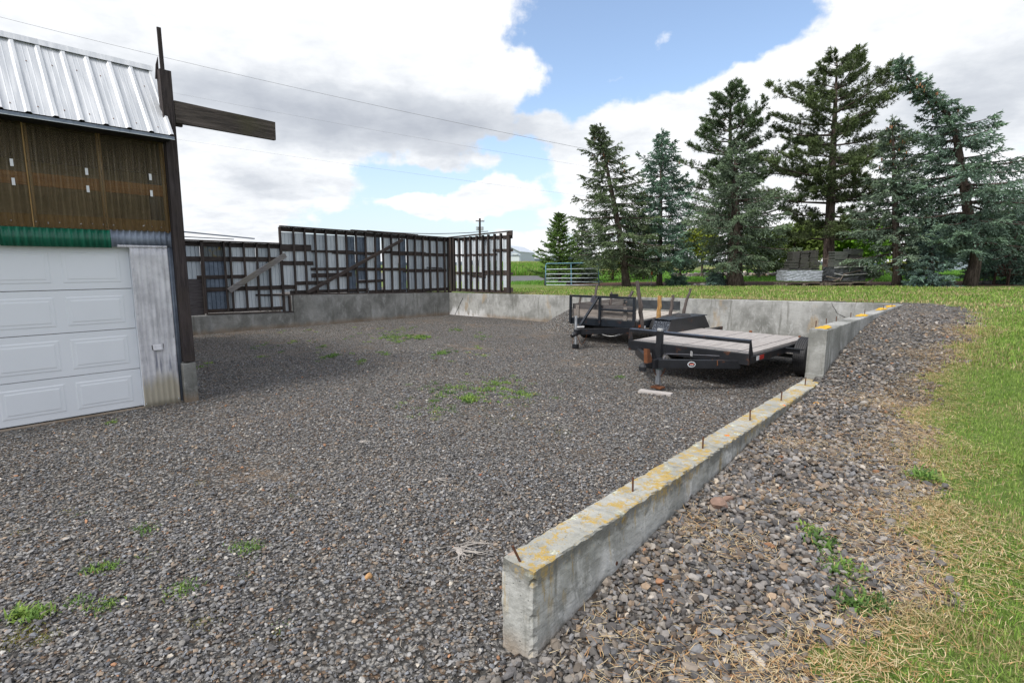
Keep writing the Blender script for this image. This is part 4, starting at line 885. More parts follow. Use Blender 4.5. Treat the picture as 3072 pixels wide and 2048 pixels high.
f_ = MB(); f_.box(T(WD_ / 2, -.02, .515), ta * (WD_ / 2 + .03), tl * .035, UP * .085); f_.build('front_beam', M['black'], tr, bevel=.006)
for s in (-.015, WD_ + .015):
    MB().box(T(s, 1.80, .50), ta * .022, tl * 1.8, UP * .055).build('side_rail', M['black'], tr, bevel=.005)
for s in (.5, 1.5): MB().box(T(s, 1.7, .44), ta * .03, tl * 1.7, UP * .06).build('chassis_beam', M['black'], tr)
MB().box(T(WD_ / 2, -.035, .775), ta * (WD_ / 2 + .02), tl * .012, UP * .022).build('headboard_rail', M['black'], tr, bevel=.003)
MB().box(T(WD_ / 2, .005, .800), ta * (WD_ / 2 + .02), tl * .045, UP * .005).build('headboard_rail', plain('scuffed blue black paint', (.07, .085, .12), .35, rust=.5), tr)
for s in (-.03, WD_ + .02):
    MB().prism([T(s, -.06, .50), T(s, .10, .50), T(s, .10, .56), T(s, .0, .80), T(s, -.045, .80)], ta * .010).build('end_plate', M['black'], tr)
for s0, s1 in ((.12, WD_ / 2 - .05), (WD_ - .12, WD_ / 2 + .05)):
    MB().beam(T(s0, .0, .42), T(s1, -.92, .44), UP, .13, .07).build('tongue_beam', M['black'], tr, bevel=.006)
jk = T(WD_ / 2, -.80, 0)
jx, jy = jk[0], jk[1]
MB().box(T(WD_ / 2, -.93, .445), ta * .07, tl * .12, UP * .072).build('tongue_head', M['black'], tr, bevel=.006)
cp = MB(); cp.box(T(WD_ / 2, -1.14, .44), ta * .038, tl * .12, UP * .035); cp.tube([T(WD_ / 2, -1.25, .37), T(WD_ / 2, -1.25, .43), T(WD_ / 2, -1.24, .475)], [.055, .058, .03], 14); cp.build('coupler', M['black'], tr, bevel=.004)
MB().prism([T(WD_ / 2 - .03, -1.17, .47), T(WD_ / 2 - .03, -1.02, .47), T(WD_ / 2 - .03, -1.13, .68), T(WD_ / 2 - .03, -1.19, .69)], ta * .06).build('coupler_latch', M['rust'], tr)
MB().prism([T(WD_ / 2 + .01, -1.02, .50), T(WD_ / 2 + .01, -.90, .50), T(WD_ / 2 + .01, -1.05, .67)], ta * .03).build('coupler_lever', M['black'], tr)
MB().beam((jx, jy, .50), (jx, jy, .92), ta, .085, .085).build('jack_tube', M['black'], tr, bevel=.008)
MB().box((jx, jy, .935), ta * .036, tl * .03, UP * .02).build('jack_cap', M['steel_lt'], tr, bevel=.006)
MB().beam((jx, jy, .10), (jx, jy, .40), ta, .062, .062).build('jack_leg', M['steel'], tr, bevel=.004)
MB().beam((jx, jy, .33), (jx, jy, .44), ta, .085, .085).build('jack_sleeve', plain('teal grey steel', (.12, .17, .17), .5), tr, bevel=.004)
MB().box((jx, jy, .052), ta * .085, tl * .07, UP * .012).build('jack_foot', M['rust'], tr)
MB().tube([(jx, jy, .72), (jx, jy, .72) + ta * .09, (jx, jy, .56) + ta * .10], .008, 6).build('jack_handle', M['black'], tr)
# chain, cable, emblem, hooks
def chain(parent, pts, r=.006, n=18, mat_='rust'):
    pts = [np.array(p, float) for p in pts]; L = [0]
    for a, b in zip(pts[:-1], pts[1:]): L.append(L[-1] + np.linalg.norm(b - a))
    m_ = MB()
    for i in range(n):
        s = L[-1] * (i + .5) / n; k = min(np.searchsorted(L, s) - 1, len(pts) - 2); k = max(k, 0); t = (s - L[k]) / (L[k + 1] - L[k]); c = pts[k] + (pts[k + 1] - pts[k]) * t; d = pts[k + 1] - pts[k]; d /= np.linalg.norm(d)
        o_ = np.cross(d, UP if i % 2 else np.array([1, 0.2, 0])); o_ /= np.linalg.norm(o_) + 1e-9; hl = L[-1] / n * .75
        m_.tube([c + d * hl * math.cos(q) + o_ * .011 * math.sin(q) for q in np.linspace(0, 2 * math.pi, 9)], r * .6, 5, caps=False)
    m_.build('safety_chain', M[mat_], parent)
def sag(a, b, dz, n=8):
    a, b = np.array(a, float), np.array(b, float); return [a + (b - a) * t - UP * dz * 4 * t * (1 - t) for t in np.linspace(0, 1, n)]
chain(tr, sag(T(WD_ / 2 - .07, -.86, .38), T(WD_ / 2 + .09, -.74, .38), .17), n=14)
cable = plain('grey cable', (.16, .16, .18), .5)
MB().tube(sag(T(WD_ / 2 - .02, -1.10, .55), T(WD_ / 2 + .10, -.80, .56), .17, 14), .007, 6).build('cable', cable, tr)
MB().tube([T(WD_ / 2 + .05, -.75, .57), T(WD_ / 2 + .2, -.55, .56), T(WD_ / 2 + .45, -.2, .53), T(WD_ / 2 + .6, -.05, .52)], .005, 5).build('cable', cable, tr)
MB().tube([T(1.33, -.42, .53), T(1.33, -.42, .60), T(1.36, -.44, .60), T(1.36, -.44, .53)], .007, 6).build('hook', M['steel_lt'], tr)
MB().tube([T(1.62, -.30, .50), T(1.61, -.31, .42), T(1.65, -.30, .38), T(1.70, -.29, .42), T(1.69, -.29, .49)], .007, 6).build('hook', M['rust'], tr)
# oval maker's badge on the right tongue beam: white rim, black field, red bar of lettering
pA = T(WD_ - .12, 0, .42); pB = T(WD_ / 2 + .05, -.92, .44); bdv = (pB - pA) / np.linalg.norm(pB - pA); bo = np.cross(bdv, UP); bo = bo if bo @ (np.array([0, -1, 0])) > 0 else -bo
bc = pA + (pB - pA) * .60 + bo * .037
def oval(rx, rz, off, th, nm, mt, par): return MB().prism([bc + bo * off + bdv * rx * math.cos(q) + UP * rz * math.sin(q) for q in np.linspace(0, 2 * math.pi, 28)[:-1]], bo * th).build(nm, mt, par)
badge = oval(.060, .043, 0, .003, 'badge', M['white'], tr)
oval(.050, .033, .003, .002, 'badge_field', plain('badge black', (.03, .04, .05), .4), badge); badge.children[0].location = (0, 0, 0)
MB().beam(bc + bo * .0062 - bdv * .034 + UP * .004, bc + bo * .0062 + bdv * .034 + UP * .004, bo, .002, .018).build('badge_mark', plain('badge red', (.55, .13, .09), .5), badge)
MB().beam(bc + bo * .0062 - bdv * .024 - UP * .014, bc + bo * .0062 + bdv * .024 - UP * .014, bo, .002, .007).build('badge_mark', M['white'], badge)
MB().box(T(WD_ + .039, .26, .505), ta * .003, tl * .045, UP * .032).build('reflector', M['white'], tr)
MB().box(T(WD_ + .039, .40, .505), ta * .003, tl * .085, UP * .032).build('reflector', M['red'], tr, label='red side reflector')
MB().box(T(WD_ + .16, 1.42, .535), ta * .15, tl * .035, UP * .009).build('fender_bracket', M['black'], tr)
MB().box(T(WD_ + .14, 1.42, .50), ta * .12, tl * .006, UP * .035).build('fender_bracket', M['black'], tr)
for t_ in (1.95, 2.67):
    wheel(tr, T(WD_ + .175, t_, .345), ta, .335, .21); wheel(tr, T(-.175, t_, .345), -ta, .345, .21)
    MB().beam(T(-.1, t_, .33), T(WD_ + .1, t_, .33), UP, .06, .06).build('axle', M['black'], tr)
# diamond plate fender over the left wheels
dp = mat('diamond plate', lambda q, co, ge, b: (q.mix(q.step(q.voro(co, 34), .2, .3), (.13, .15, .18), (.035, .04, .05)), q.mul(q.voro(co, 34), -1.0)), .4, (1.0, .006), .5)
def z5(x, y): return 1650 + x / 2.94, 800 + y / 2.94
fz0, fz1 = .585, .855; fa, fb2_ = 1.20, 2.98
MB().prism([T(.0, fa, fz0), T(.0, fb2_, fz0), T(.0, fb2_ - .25, fz1), T(.0, fa + .14, fz1)], -ta * .012).build('fender_side', M['black'], tr, bevel=.004)
MB().hexa([T(-.35, fa, fz0), T(-.012, fa, fz0), T(-.012, fa + .02, fz0), T(-.35, fa + .02, fz0), T(-.35, fa + .14, fz1), T(-.012, fa + .14, fz1), T(-.012, fa + .16, fz1), T(-.35, fa + .16, fz1)]).build('fender_front', dp, tr)
MB().box(T(-.175, (fa + fb2_) / 2 - .03, fz1 + .004), ta * .18, tl * ((fb2_ - fa) / 2 - .12), UP * .007).build('fender_top', dp, tr, bevel=.004)
MB().hexa([T(-.35, fb2_, fz0), T(-.012, fb2_, fz0), T(-.012, fb2_ + .02, fz0), T(-.35, fb2_ + .02, fz0), T(-.35, fb2_ - .25, fz1), T(-.012, fb2_ - .25, fz1), T(-.012, fb2_ - .23, fz1), T(-.35, fb2_ - .23, fz1)]).build('fender_rear', dp, tr)
MB().tube([T(1.0, 2.62, .585), T(1.0, 2.64, .62)], .03, 10).build('deck_bolt', M['rust'], tr); MB().tube([T(WD_ - .1, 2.5, .60), T(WD_ - .1, 2.5, .625)], .022, 10).build('deck_bolt', M['rust'], tr)
wb = MB(); wb.beam(atz(*z5(790, 1092), .02), atz(*z5(1075, 1128), .02), UP, .038, .14)
tag(wb.build('wood_block', wood('grey block wood', (.36, .33, .31), (.55, .52, .50), 'x', ang=-.5), None, bevel=.004), 'short pale board lying under the foot of the flatbed trailer jack', 'board')
st = thing('spare_tray', 'small black tray lying on the flatbed trailer fender', 'tray', T(-.17, 2.1, fz1 + .012))
MB().grid([[T(-.17 + .13 * (1 - .3 * j / 2) * math.cos(q), 2.1 + .26 * (1 - .3 * j / 2) * math.sin(q), fz1 + .012 + .045 * math.sin(j / 2 * 1.57)) for q in np.linspace(0, 2 * math.pi, 21)] for j in range(3)]).build('tray_rim', M['rubber'], st, smooth=True)
MB().prism([T(-.17 + .092 * math.cos(q), 2.1 + .183 * math.sin(q), fz1 + .05) for q in np.linspace(0, 2 * math.pi, 20)[:-1]], UP * .006).build('tray_top', M['rubber'], st)

# --- stake trailer behind
U, ua, ul = mk_frame((1.50, 13.20), (.80, -.60)); UANG = math.atan2(ul[1], ul[0]); AANG = math.atan2(ua[1], ua[0]); UW = 1.67; UL = 2.9
M['side2'] = wood('sideboards weathered', (.13, .115, .105), (.30, .27, .245), 'x', ang=UANG)
M['front2'] = wood('front boards weathered', (.15, .13, .115), (.34, .30, .27), 'x', ang=AANG)
M['front2d'] = wood('front boards dark', (.06, .055, .055), (.13, .12, .12), 'x', ang=AANG)
M['deck2'] = wood('deck boards far', (.34, .31, .27), (.55, .50, .45), 'x', ang=UANG)
t2 = thing('trailer', 'smaller black utility trailer with rough branch stakes and a pipe headboard frame', 'trailer', U(.8, 1.4, 0))
for i in range(9):
    b_ = UW / 9; MB().box(U(b_ * (i + .5), UL / 2 + .03, .61 + random.uniform(-.003, .003)), ua * (b_ / 2 - .004), ul * (UL / 2 - .05), UP * .02).build('deck_board', M['deck2'], t2)
for s in (-.02, UW + .02): MB().box(U(s, UL / 2, .53), ua * .025, ul * UL / 2, UP * .07).build('side_rail', M['blackblue'], t2, bevel=.004)
MB().box(U(UW / 2, -.03, .54), ua * (UW / 2 + .04), ul * .03, UP * .08).build('front_beam', M['blackblue'], t2, bevel=.004)
for s in (0, .80, UW): MB().beam(U(s, -.09, .50), U(s, -.09, 1.13), ua, .055, .055).build('headboard_post', M['blackblue'], t2, bevel=.004)
MB().beam(U(-.03, -.09, 1.155), U(UW + .03, -.09, 1.155), ul, .055, .05).build('headboard_rail', M['blackblue'], t2, bevel=.004)
MB().beam(U(.83, -.09, .86), U(UW - .03, -.09, .86), ul, .05, .05).build('headboard_rail', M['blackblue'], t2, bevel=.004)
MB().beam(U(.76, -.12, 1.14), U(.62, -.72, .50), ua, .05, .05).build('headboard_brace', M['blackblue'], t2, bevel=.004)
MB().box(U(1.16, -.09, 1.20), ua * .10, ul * .03, UP * .035).build('light_box', M['black'], t2)
MB().beam(U(.66, -.13, 1.17), U(.60, -.13, 1.02), ua, .09, .012).build('bracket', plain('dull purple grey', (.07, .07, .09), .5), t2)
MB().beam(U(0, .02, .90), U(UW, .02, .90), ul, .025, .12).build('front_board', M['front2d'], t2)
MB().beam(U(0, .02, .745), U(UW, .02, .745), ul, .03, .17).build('front_board', M['front2'], t2)
for s in (.15, 1.42): MB().beam(U(s, -.012, .62), U(s, -.012, .93), ua, .09, .03).build('board_cleat', M['side2'], t2)
MB().beam(U(.0, .1, .90), U(.0, UL, .90), ua, .025, .12).build('side_board', M['side2'], t2); MB().beam(U(.0, .1, .745), U(.0, UL, .745), ua, .03, .17).build('side_board', M['side2'], t2)
MB().beam(U(.02, UL, .80), U(UW, UL, .80), ul, .03, .24).build('tail_board', plain('black board', (.03, .035, .04), .6, var=.4), t2)
for s0, s1 in ((.1, .66), (UW - .1, .74)): MB().beam(U(s0, -.02, .40), U(s1, -.86, .40), UP, .13, .06).build('tongue_beam', M['black'], t2, bevel=.004)
MB().box(U(.70, -.92, .40), ua * .05, ul * .13, UP * .06).build('tongue_head', M['black'], t2, bevel=.01)
MB().tube([U(.70, -1.02, .37), U(.70, -1.12, .36), U(.70, -1.20, .33)], [.06, .055, .045], 12).build('coupler', M['black'], t2, smooth=True)
j2 = U(.60, -.86, 0)
MB().tube([(j2[0], j2[1], .44), (j2[0], j2[1], .75)], .030, 12).build('jack_tube', M['steel'], t2)
MB().tube([(j2[0], j2[1], .09), (j2[0], j2[1], .36)], .028, 12).build('jack_leg', M['steel'], t2)
MB().tube([(j2[0], j2[1], .49), (j2[0] + .19, j2[1] - .02, .50)], .022, 8).build('jack_handle', M['steel_lt'], t2)
MB().box((j2[0], j2[1], .055), ua * .065, ul * .05, UP * .05).build('jack_foot', M['black'], t2, bevel=.008)
chain(t2, sag(U(.78, -.6, .44), U(.62, -.84, .35), .30), n=22); chain(t2, [(j2[0] - .06, j2[1], .35), (j2[0] - .065, j2[1], .06)], n=9)
MB().tube(sag(U(.85, -.3, .36), U(1.45, -.1, .40), .13, 12), .006, 5).build('cable', M['steel_lt'], t2); MB().tube(sag(U(.88, -.3, .34), U(1.5, -.1, .38), .10, 12), .006, 5).build('cable', M['steel_lt'], t2)
for t_ in (.95, 1.75):
    wheel(t2, U(-.12, t_, .31), -ua, .31, .18); wheel(t2, U(UW + .14, t_, .31), ua, .31, .18); MB().beam(U(-.1, t_, .31), U(UW + .1, t_, .31), UP, .05, .05).build('axle', M['black'], t2)
MB().box(U(UW + .05, .13, .50), ua * .006, ul * .05, UP * .025).build('reflector', M['orange'], t2); MB().box(U(UW + .05, 1.35, .50), ua * .006, ul * .05, UP * .02).build('reflector', M['orange'], t2)
MB().box(U(UW + .05, .42, .45), ua * .006, ul * .045, UP * .03).build('reflector', M['white'], t2)
def stake(px, py, s, t_, zb, r, bend, mt='branchwood', seed=0, label=None):
    b = U(s, t_, zb); top = at(px, py, b[1]); rs = random.Random(seed); pts = []; rad = []
    for i in range(9):
        t = i / 8; p = b + (top - b) * t + ua * bend * math.sin(t * 3.1) + np.array([rs.gauss(0, .008), 0, 0]); pts.append(p); rad.append(r * (1.1 - .3 * t) * rs.uniform(.88, 1.12))
    MB().tube(pts, rad, 8).build('stake', M[mt], t2, label=label)
Z5 = lambda x, y: z5(x, y)
stake(*z5(270, 262), .0, .25, .62, .030, 0, seed=1); stake(*z5(412, 160), -.02, 1.15, .62, .036, .0, seed=2); stake(*z5(547, 222), .0, 2.0, .62, .038, 0, seed=3); stake(*z5(730, 215), .0, 2.85, .62, .05, 0, seed=4)
stake(*z5(765, 125), UW + .06, .25, .40, .052, .03, seed=5); stake(*z5(968, 255), UW + .06, 1.15, .45, .055, .02, 'branchwood_y', 6, 'split stake with orange heartwood'); stake(*z5(1088, 250), UW + .06, 2.0, .5, .048, 0, seed=7); stake(*z5(1238, 192), UW + .08, 2.85, .5, .042, 0, seed=8)
# ------------------------------------------------------------------ trees
def frame_of(D_):
    a = np.cross(D_, [0, 0, 1.0]); a /= np.linalg.norm(a, axis=1)[:, None] + 1e-6; return a, np.cross(a, D_)
def diamonds(Pn, Dn, Ln, Wn, col):
    """leaf-sized diamond faces: point, direction, length, width"""
    k = len(Pn); a, b = frame_of(Dn); th = RNG.uniform(0, 3.14, k)[:, None]; s = (a * np.cos(th) + b * np.sin(th)) * (Wn / 2)[:, None]
    e = Pn + Dn * Ln[:, None]; mid = Pn + Dn * (Ln * .45)[:, None]
    v = np.stack([Pn, mid + s, e, mid - s], 1).reshape(-1, 3); f = (np.arange(k) * 4)[:, None] + np.array([0, 1, 2, 3]); return v, f, np.repeat(col, 4, 0)
def unit(v): return v / (np.linalg.norm(v, axis=-1, keepdims=True) + 1e-9)
def conifer(name, label, trunk, r0, prof, kind, col, dens=1.0, h0=.08, cones=0, bare=0.0, group='conifers in a row along the lawn', whorl=.33, up=0.0, clump=1.0, fill=1.0):
    global RNG; RNG = np.random.default_rng(sum((i + 1) * ord(c_) for i, c_ in enumerate(label)) % 99991)
    trunk = [np.array(p, float) for p in trunk]; seg = [np.linalg.norm(b - a) for a, b in zip(trunk[:-1], trunk[1:])]; cum = np.concatenate([[0], np.cumsum(seg)]); H = cum[-1]
    tp = np.array(trunk)
    def pos(h): s = h * H; return np.array([np.interp(s, cum, tp[:, i]) for i in range(3)])
    root = thing(name, label, 'tree', trunk[0], group)
    tm = MB(); hs = np.linspace(0, 1, 14); pts = [pos(h) for h in hs]; pts[0] = pts[0] - UP * .15; rad = [r0 * (1.25 if i == 0 else 1) * (1 - h) ** .8 + .012 for i, h in enumerate(hs)]; tm.tube(pts, rad, 10)
    tm.build('trunk', M['bark'], root, smooth=True)
    lm = MB(); Ps, Ds, Ls, Ws, Cs = [], [], [], [], []; ph = np.array([p[0] for p in prof]); pl = np.array([p[1] for p in prof])
    s = h0 * H
    while s < H * .992:
        h = s / H; L0_ = np.interp(h, ph, pl); nb = RNG.integers(5, 8) if kind != 'pine' else RNG.integers(4, 7)
        a0 = RNG.uniform(0, 6.28)
        for b in range(nb):
            az = a0 + 6.283 * b / nb + RNG.normal(0, .25); L = L0_ * RNG.uniform(.55, 1.22) * (1.0 if RNG.uniform() > .08 else .4)
            if L < .08: continue
            P0 = pos(min(1, h + RNG.uniform(-.008, .008))); hz_ = np.array([math.cos(az), math.sin(az), 0]); sd = np.array([-hz_[1], hz_[0], 0])
            if kind == 'pine': e0 = .0 + .50 * h ** 3 + up + RNG.normal(0, .07); dr = .10; cu = .24
            elif kind == 'fir': e0 = .15 + .55 * h ** 2; dr = .18; cu = .2
            else: e0 = -.05 + .45 * h ** 3 + up; dr = .42 * (1 - h * .7); cu = .30
            n_ = 7; T_ = np.linspace(0, 1, n_); wg = RNG.normal(0, .05) * L
            B = P0 + hz_ * (L * T_)[:, None] * math.cos(e0) + UP * (L * (math.sin(e0) * T_ - dr * T_ ** 2 + cu * T_ ** 3))[:, None] + sd * (wg * np.sin(T_ * 3))[:, None]
            lm.tube(list(B), list((.008 + .016 * L) * (1 - T_ * .85)), 4, caps=False)
            def bp(t): return np.stack([np.interp(t, T_, B[:, i]) for i in range(3)], -1)
            # twigs
            m_ = int((L / .050) * dens) + 4; t = RNG.uniform(.10 + bare, 1.0, m_) ** .85; tl_ = (.36 * L * (1 - t) ** .6 + .16) * RNG.uniform(.5, 1.3, m_) * (1.0 if kind != 'pine' else .8); tl_ = np.minimum(tl_, .85 if kind != 'pine' else .6)
            sg = RNG.choice([-1, 1], m_); fan = RNG.uniform(.5, 1.15, m_); base = bp(t); bd_ = unit(bp(np.minimum(t + .06, 1)) - bp(t - .06))
            if kind == 'pine': el_ = RNG.normal(.35, .35, m_)
            elif kind == 'fir': el_ = RNG.normal(.05, .15, m_)
            else: el_ = RNG.normal(-.30, .22, m_) - .25 * RNG.uniform(size=m_) * (t < .6)
            td = unit(bd_ * np.cos(fan)[:, None] + sd * (np.sin(fan) * sg)[:, None] + UP * el_[:, None])
            if kind == 'pine':
                q = 3; tt = np.tile(np.array([.45, .75, 1.0]), (m_, 1)); cp = base[:, None] + td[:, None] * (tl_[:, None] * tt)[..., None]; cp = cp.reshape(-1, 3); cd = np.repeat(td, q, 0)
                nn_ = int(16 * fill); cp = np.repeat(cp, nn_, 0); cd = unit(np.repeat(cd, nn_, 0) * .55 + RNG.normal(0, .62, (len(cp), 3)) + UP * .35); ln = RNG.uniform(.09, .18, len(cp)) * clump; wd = np.full(len(cp), .022 * clump)
            else:
                q = int(9 * fill); tt = (np.arange(q)[None] + RNG.uniform(0, 1, (m_, q))) / q; cp = (base[:, None] + td[:, None] * (tl_[:, None] * tt)[..., None] - UP * ((tl_[:, None] * tt) ** 2 * (.25 if kind == 'spruce' else 0))[..., None]).reshape(-1, 3)
                cd = np.repeat(td, q, 0); cp = np.repeat(cp, 2, 0); cd = unit(np.repeat(cd, 2, 0) + RNG.normal(0, .38, (len(cp), 3)) - UP * .12); ln = RNG.uniform(.06, .135, len(cp)) * clump; wd = RNG.uniform(.024, .040, len(cp)) * clump
            Ps.append(cp); Ds.append(cd); Ls.append(ln); Ws.append(wd)
            tip = np.repeat(t > .8, len(cp) // m_)[:, None]; bc_ = np.array(col) * RNG.uniform(.75, 1.25)
            Cs.append(bc_ * RNG.uniform(.65, 1.35, (len(cp), 1)) * np.where(tip, np.array([[1.35, 1.35, 1.2]]), 1.0))
        s += whorl * RNG.uniform(.75, 1.25) * (1 - .2 * h)
    # leader
    k = 40; t = RNG.uniform(0, 1, k); top = pos(1.0); Ps.append(top - UP * (t * .5)[:, None]); Ds.append(unit(RNG.normal(0, .5, (k, 3)) + UP)); Ls.append(np.full(k, .14)); Ws.append(np.full(k, .035)); Cs.append(np.tile(np.array(col) * 1.2, (k, 1)))
    lm.build('limbs', M['bark'], root)
    Pn = np.concatenate(Ps); Pn[:, 2] = np.maximum(Pn[:, 2], ground(Pn[:, 0], Pn[:, 1]) + .02)
    v, f, c = diamonds(Pn, np.concatenate(Ds), np.concatenate(Ls), np.concatenate(Ws), np.concatenate(Cs))
    np_mesh('crown', v, f, M['needle'], root, col=c)
    for i in range(cones):
        j = RNG.integers(0, 14); h = RNG.uniform(.70, .97); L = np.interp(h, ph, pl) * RNG.uniform(.3, .9); az = RNG.uniform(0, 6.28); p = pos(h) + np.array([math.cos(az) * L, math.sin(az) * L, 0])
        MB().tube([p, p - UP * .04, p - UP * .11, p - UP * .13], [.012, .026, .022, .006], 6).build('cone', M['cone'], root)
    return root
M['cone'] = plain('spruce cone', (.28, .13, .06), .8)
def base_at(px, f=1.0):
    p = hit(px, 857.0); x, y = p[0] * f, p[1] * f; return np.array([x, y, float(ground(x, y))])
def con(name, label, pts, prof, kind, col, r0, f=1.0, **kw):
    b = base_at(pts[0][0], f); tr_ = [b] + [at(x, y, b[1]) for x, y in pts[1:]]; k = b[1] / 1616.0
    return conifer(name, label, tr_, r0, [(h, L * k) for h, L in prof], kind, col, **kw)
BLU = (.120, .185, .165); GRY = (.120, .165, .110); DGR = (.075, .115, .055); OLV = (.095, .120, .060); FIR = (.10, .17, .045); BL2 = (.115, .190, .145)
con('fir_tree', 'small dark green fir behind the left end of the blue gate', [(1678, 857), (1678, 640)], [(0, 70), (.12, 84), (.32, 70), (.42, 66), (.55, 38), (.8, 24), (.93, 12), (1, 3)], 'fir', FIR, .07, 1.12, whorl=.24, h0=.06)
con('spruce_tree', 'small grey green spruce between the dark fir and the leaning spruce', [(1748, 857), (1745, 655)], [(0, 60), (.3, 66), (.6, 40), (.85, 18), (1, 3)], 'spruce', GRY, .07, 1.16, whorl=.26)
con('spruce_tree', 'tall spruce with bare lower trunk leaning left, just right of the blue gate', [(1880, 857), (1866, 735), (1842, 610), (1818, 490), (1800, 420), (1787, 375)], [(.12, 70), (.2, 125), (.3, 135), (.45, 125), (.6, 98), (.72, 70), (.82, 56), (.9, 34), (1, 5)], 'spruce', (.095, .130, .070), .17, .98, h0=.14, cones=16, dens=1.1)
con('spruce_tree', 'narrow blue green spruce with straight reddish trunk, second conifer right of the gate', [(1978, 857), (1982, 600), (1986, 388)], [(.12, 80), (.2, 110), (.35, 116), (.5, 98), (.62, 88), (.72, 62), (.8, 60), (.9, 26), (1, 4)], 'spruce', BL2, .12, 1.0, h0=.13, cones=6, up=.12)
con('pine_tree', 'tall open pine with dark tufted crown standing behind the grey spruce', [(2195, 857), (2190, 560), (2192, 258)], [(.25, 120), (.35, 185), (.5, 160), (.65, 150), (.8, 118), (.9, 82), (1, 18)], 'pine', DGR, .2, 1.14, h0=.28, whorl=.62, dens=.75, up=.1)
con('spruce_tree', 'broad grey green spruce with thick furrowed trunk in front of the open pine', [(2207, 857), (2206, 600), (2208, 425)], [(.1, 60), (.2, 120), (.3, 165), (.45, 160), (.6, 122), (.75, 78), (.9, 40), (1, 6)], 'spruce', GRY, .30, 1.0, h0=.14, dens=1.1)
con('pine_tree', 'largest pine with a dense broad dark crown, standing behind the pallets', [(2482, 857), (2492, 600), (2502, 400), (2512, 170)], [(.16, 130), (.24, 185), (.4, 185), (.55, 185), (.66, 178), (.73, 180), (.8, 140), (.88, 120), (.92, 62), (.97, 48), (1, 22)], 'pine', (.085, .115, .050), .24, 1.12, h0=.2, whorl=.52, dens=1.0)
con('spruce_tree', 'slim spruce hung with brown cones between the largest pine and the bent spruce', [(2692, 857), (2688, 700), (2677, 350)], [(.1, 70), (.2, 115), (.35, 122), (.5, 98), (.65, 66), (.8, 42), (.9, 28), (1, 5)], 'spruce', (.125, .170, .125), .15, 1.0, h0=.14, cones=34)
con('spruce_tree', 'large blue spruce whose top bends over to the left, with a thick leaning trunk', [(2908, 857), (2926, 790), (2934, 720), (2907, 657), (2890, 550), (2875, 443), (2858, 365), (2819, 312), (2756, 268), (2712, 222), (2706, 168)],
    [(.1, 90), (.17, 165), (.28, 215), (.4, 200), (.5, 175), (.58, 140), (.64, 90), (.70, 54), (.8, 38), (.9, 30), (1, 6)], 'spruce', (.130, .195, .150), .19, .98, h0=.17, cones=34, dens=1.05)
con('spruce_tree', 'low spreading blue spruce boughs left of the bent spruce trunk', [(2795, 857), (2800, 690)], [(0, 60), (.3, 82), (.7, 50), (1, 10)], 'spruce', BLU, .08, .98, whorl=.22, h0=.05)
con('spruce_tree', 'dark blue spruce at the right edge behind the slatted bench', [(3035, 857), (3045, 560)], [(0, 90), (.25, 150), (.5, 140), (.8, 70), (1, 8)], 'spruce', BL2, .14, 1.08, h0=.06)
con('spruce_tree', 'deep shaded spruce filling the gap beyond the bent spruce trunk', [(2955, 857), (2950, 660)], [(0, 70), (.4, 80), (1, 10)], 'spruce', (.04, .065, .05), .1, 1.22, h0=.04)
con('spruce_seedling', 'knee high blue spruce sprout at the foot of the narrow blue spruce', [(2030, 857), (2032, 832)], [(0, 26), (.6, 26), (1, 10)], 'spruce', BL2, .02, 1.0, whorl=.08, h0=.05, group='sprouts under the conifers')
con('spruce_seedling', 'pale low spruce sprout at the left foot of the thick furrowed trunk', [(2150, 857), (2148, 820)], [(0, 24), (.6, 24), (1, 10)], 'spruce', BLU, .02, 1.02, whorl=.09, h0=.05, group='sprouts under the conifers')

def broadleaf(name, label, px, py, rx, ry, f, col, nl=5200, ls=.16, group='leafy trees and shrubs beyond the row', cat='tree', sub=16):
    b = base_at(px, f); c = at(px, py, b[1]); k = b[1] / 1616; RX, RZ = rx * k, ry * k; root = thing(name, label, cat, b, group)
    tm = MB(); top = c + UP * RZ * .3; tm.tube([b - UP * .1, (b + top) / 2 + UP * 0, top], [.035 * RZ + .05, .03 * RZ + .03, .02], 8)
    lob = unit(RNG.normal(0, 1, (sub, 3))) * RNG.uniform(.35, .72, (sub, 1)) * np.array([RX, RX * .9, RZ]) + c
    for q in lob[:8]: tm.tube([top - UP * RZ * .5, (top + q) / 2, q], [.04, .03, .012], 5)
    tm.build('trunk', M['bark'], root)
    i = RNG.integers(0, sub, nl); rr_ = RNG.uniform(.25, 1, (nl, 1)) ** .5; P_ = lob[i] + unit(RNG.normal(0, 1, (nl, 3))) * rr_ * np.array([RX, RX, RZ]) * .40
    P_[:, 2] = np.maximum(P_[:, 2], b[2] + .05)
    cc = np.array(col) * RNG.uniform(.6, 1.4, (nl, 1)) * (RNG.uniform(.75, 1.25, sub)[i])[:, None]
    v, f_, c_ = diamonds(P_, unit(RNG.normal(0, 1, (nl, 3)) + np.array([0, 0, -.2])), RNG.uniform(.7, 1.3, nl) * ls, RNG.uniform(.5, .8, nl) * ls, cc); np_mesh('crown', v, f_, M['leaf'], root, col=c_); return root
broadleaf('maple_tree', 'round yellow green broadleaf tree beyond the gap between two spruces', 2105, 725, 66, 64, 1.5, (.20, .24, .03), ls=.2)
broadleaf('leafy_tree', 'bright green broadleaf tree glowing behind the largest pine', 2560, 730, 130, 76, 1.6, (.14, .29, .03), nl=8000, ls=.22)
broadleaf('leafy_tree', 'olive green broadleaf tree behind the pallets on the left', 2395, 730, 100, 85, 1.5, (.12, .17, .04), nl=8000, ls=.22)
broadleaf('leafy_tree', 'dull green tree filling the view behind the thick furrowed trunk', 2275, 735, 80, 75, 1.4, (.10, .15, .045), ls=.2)
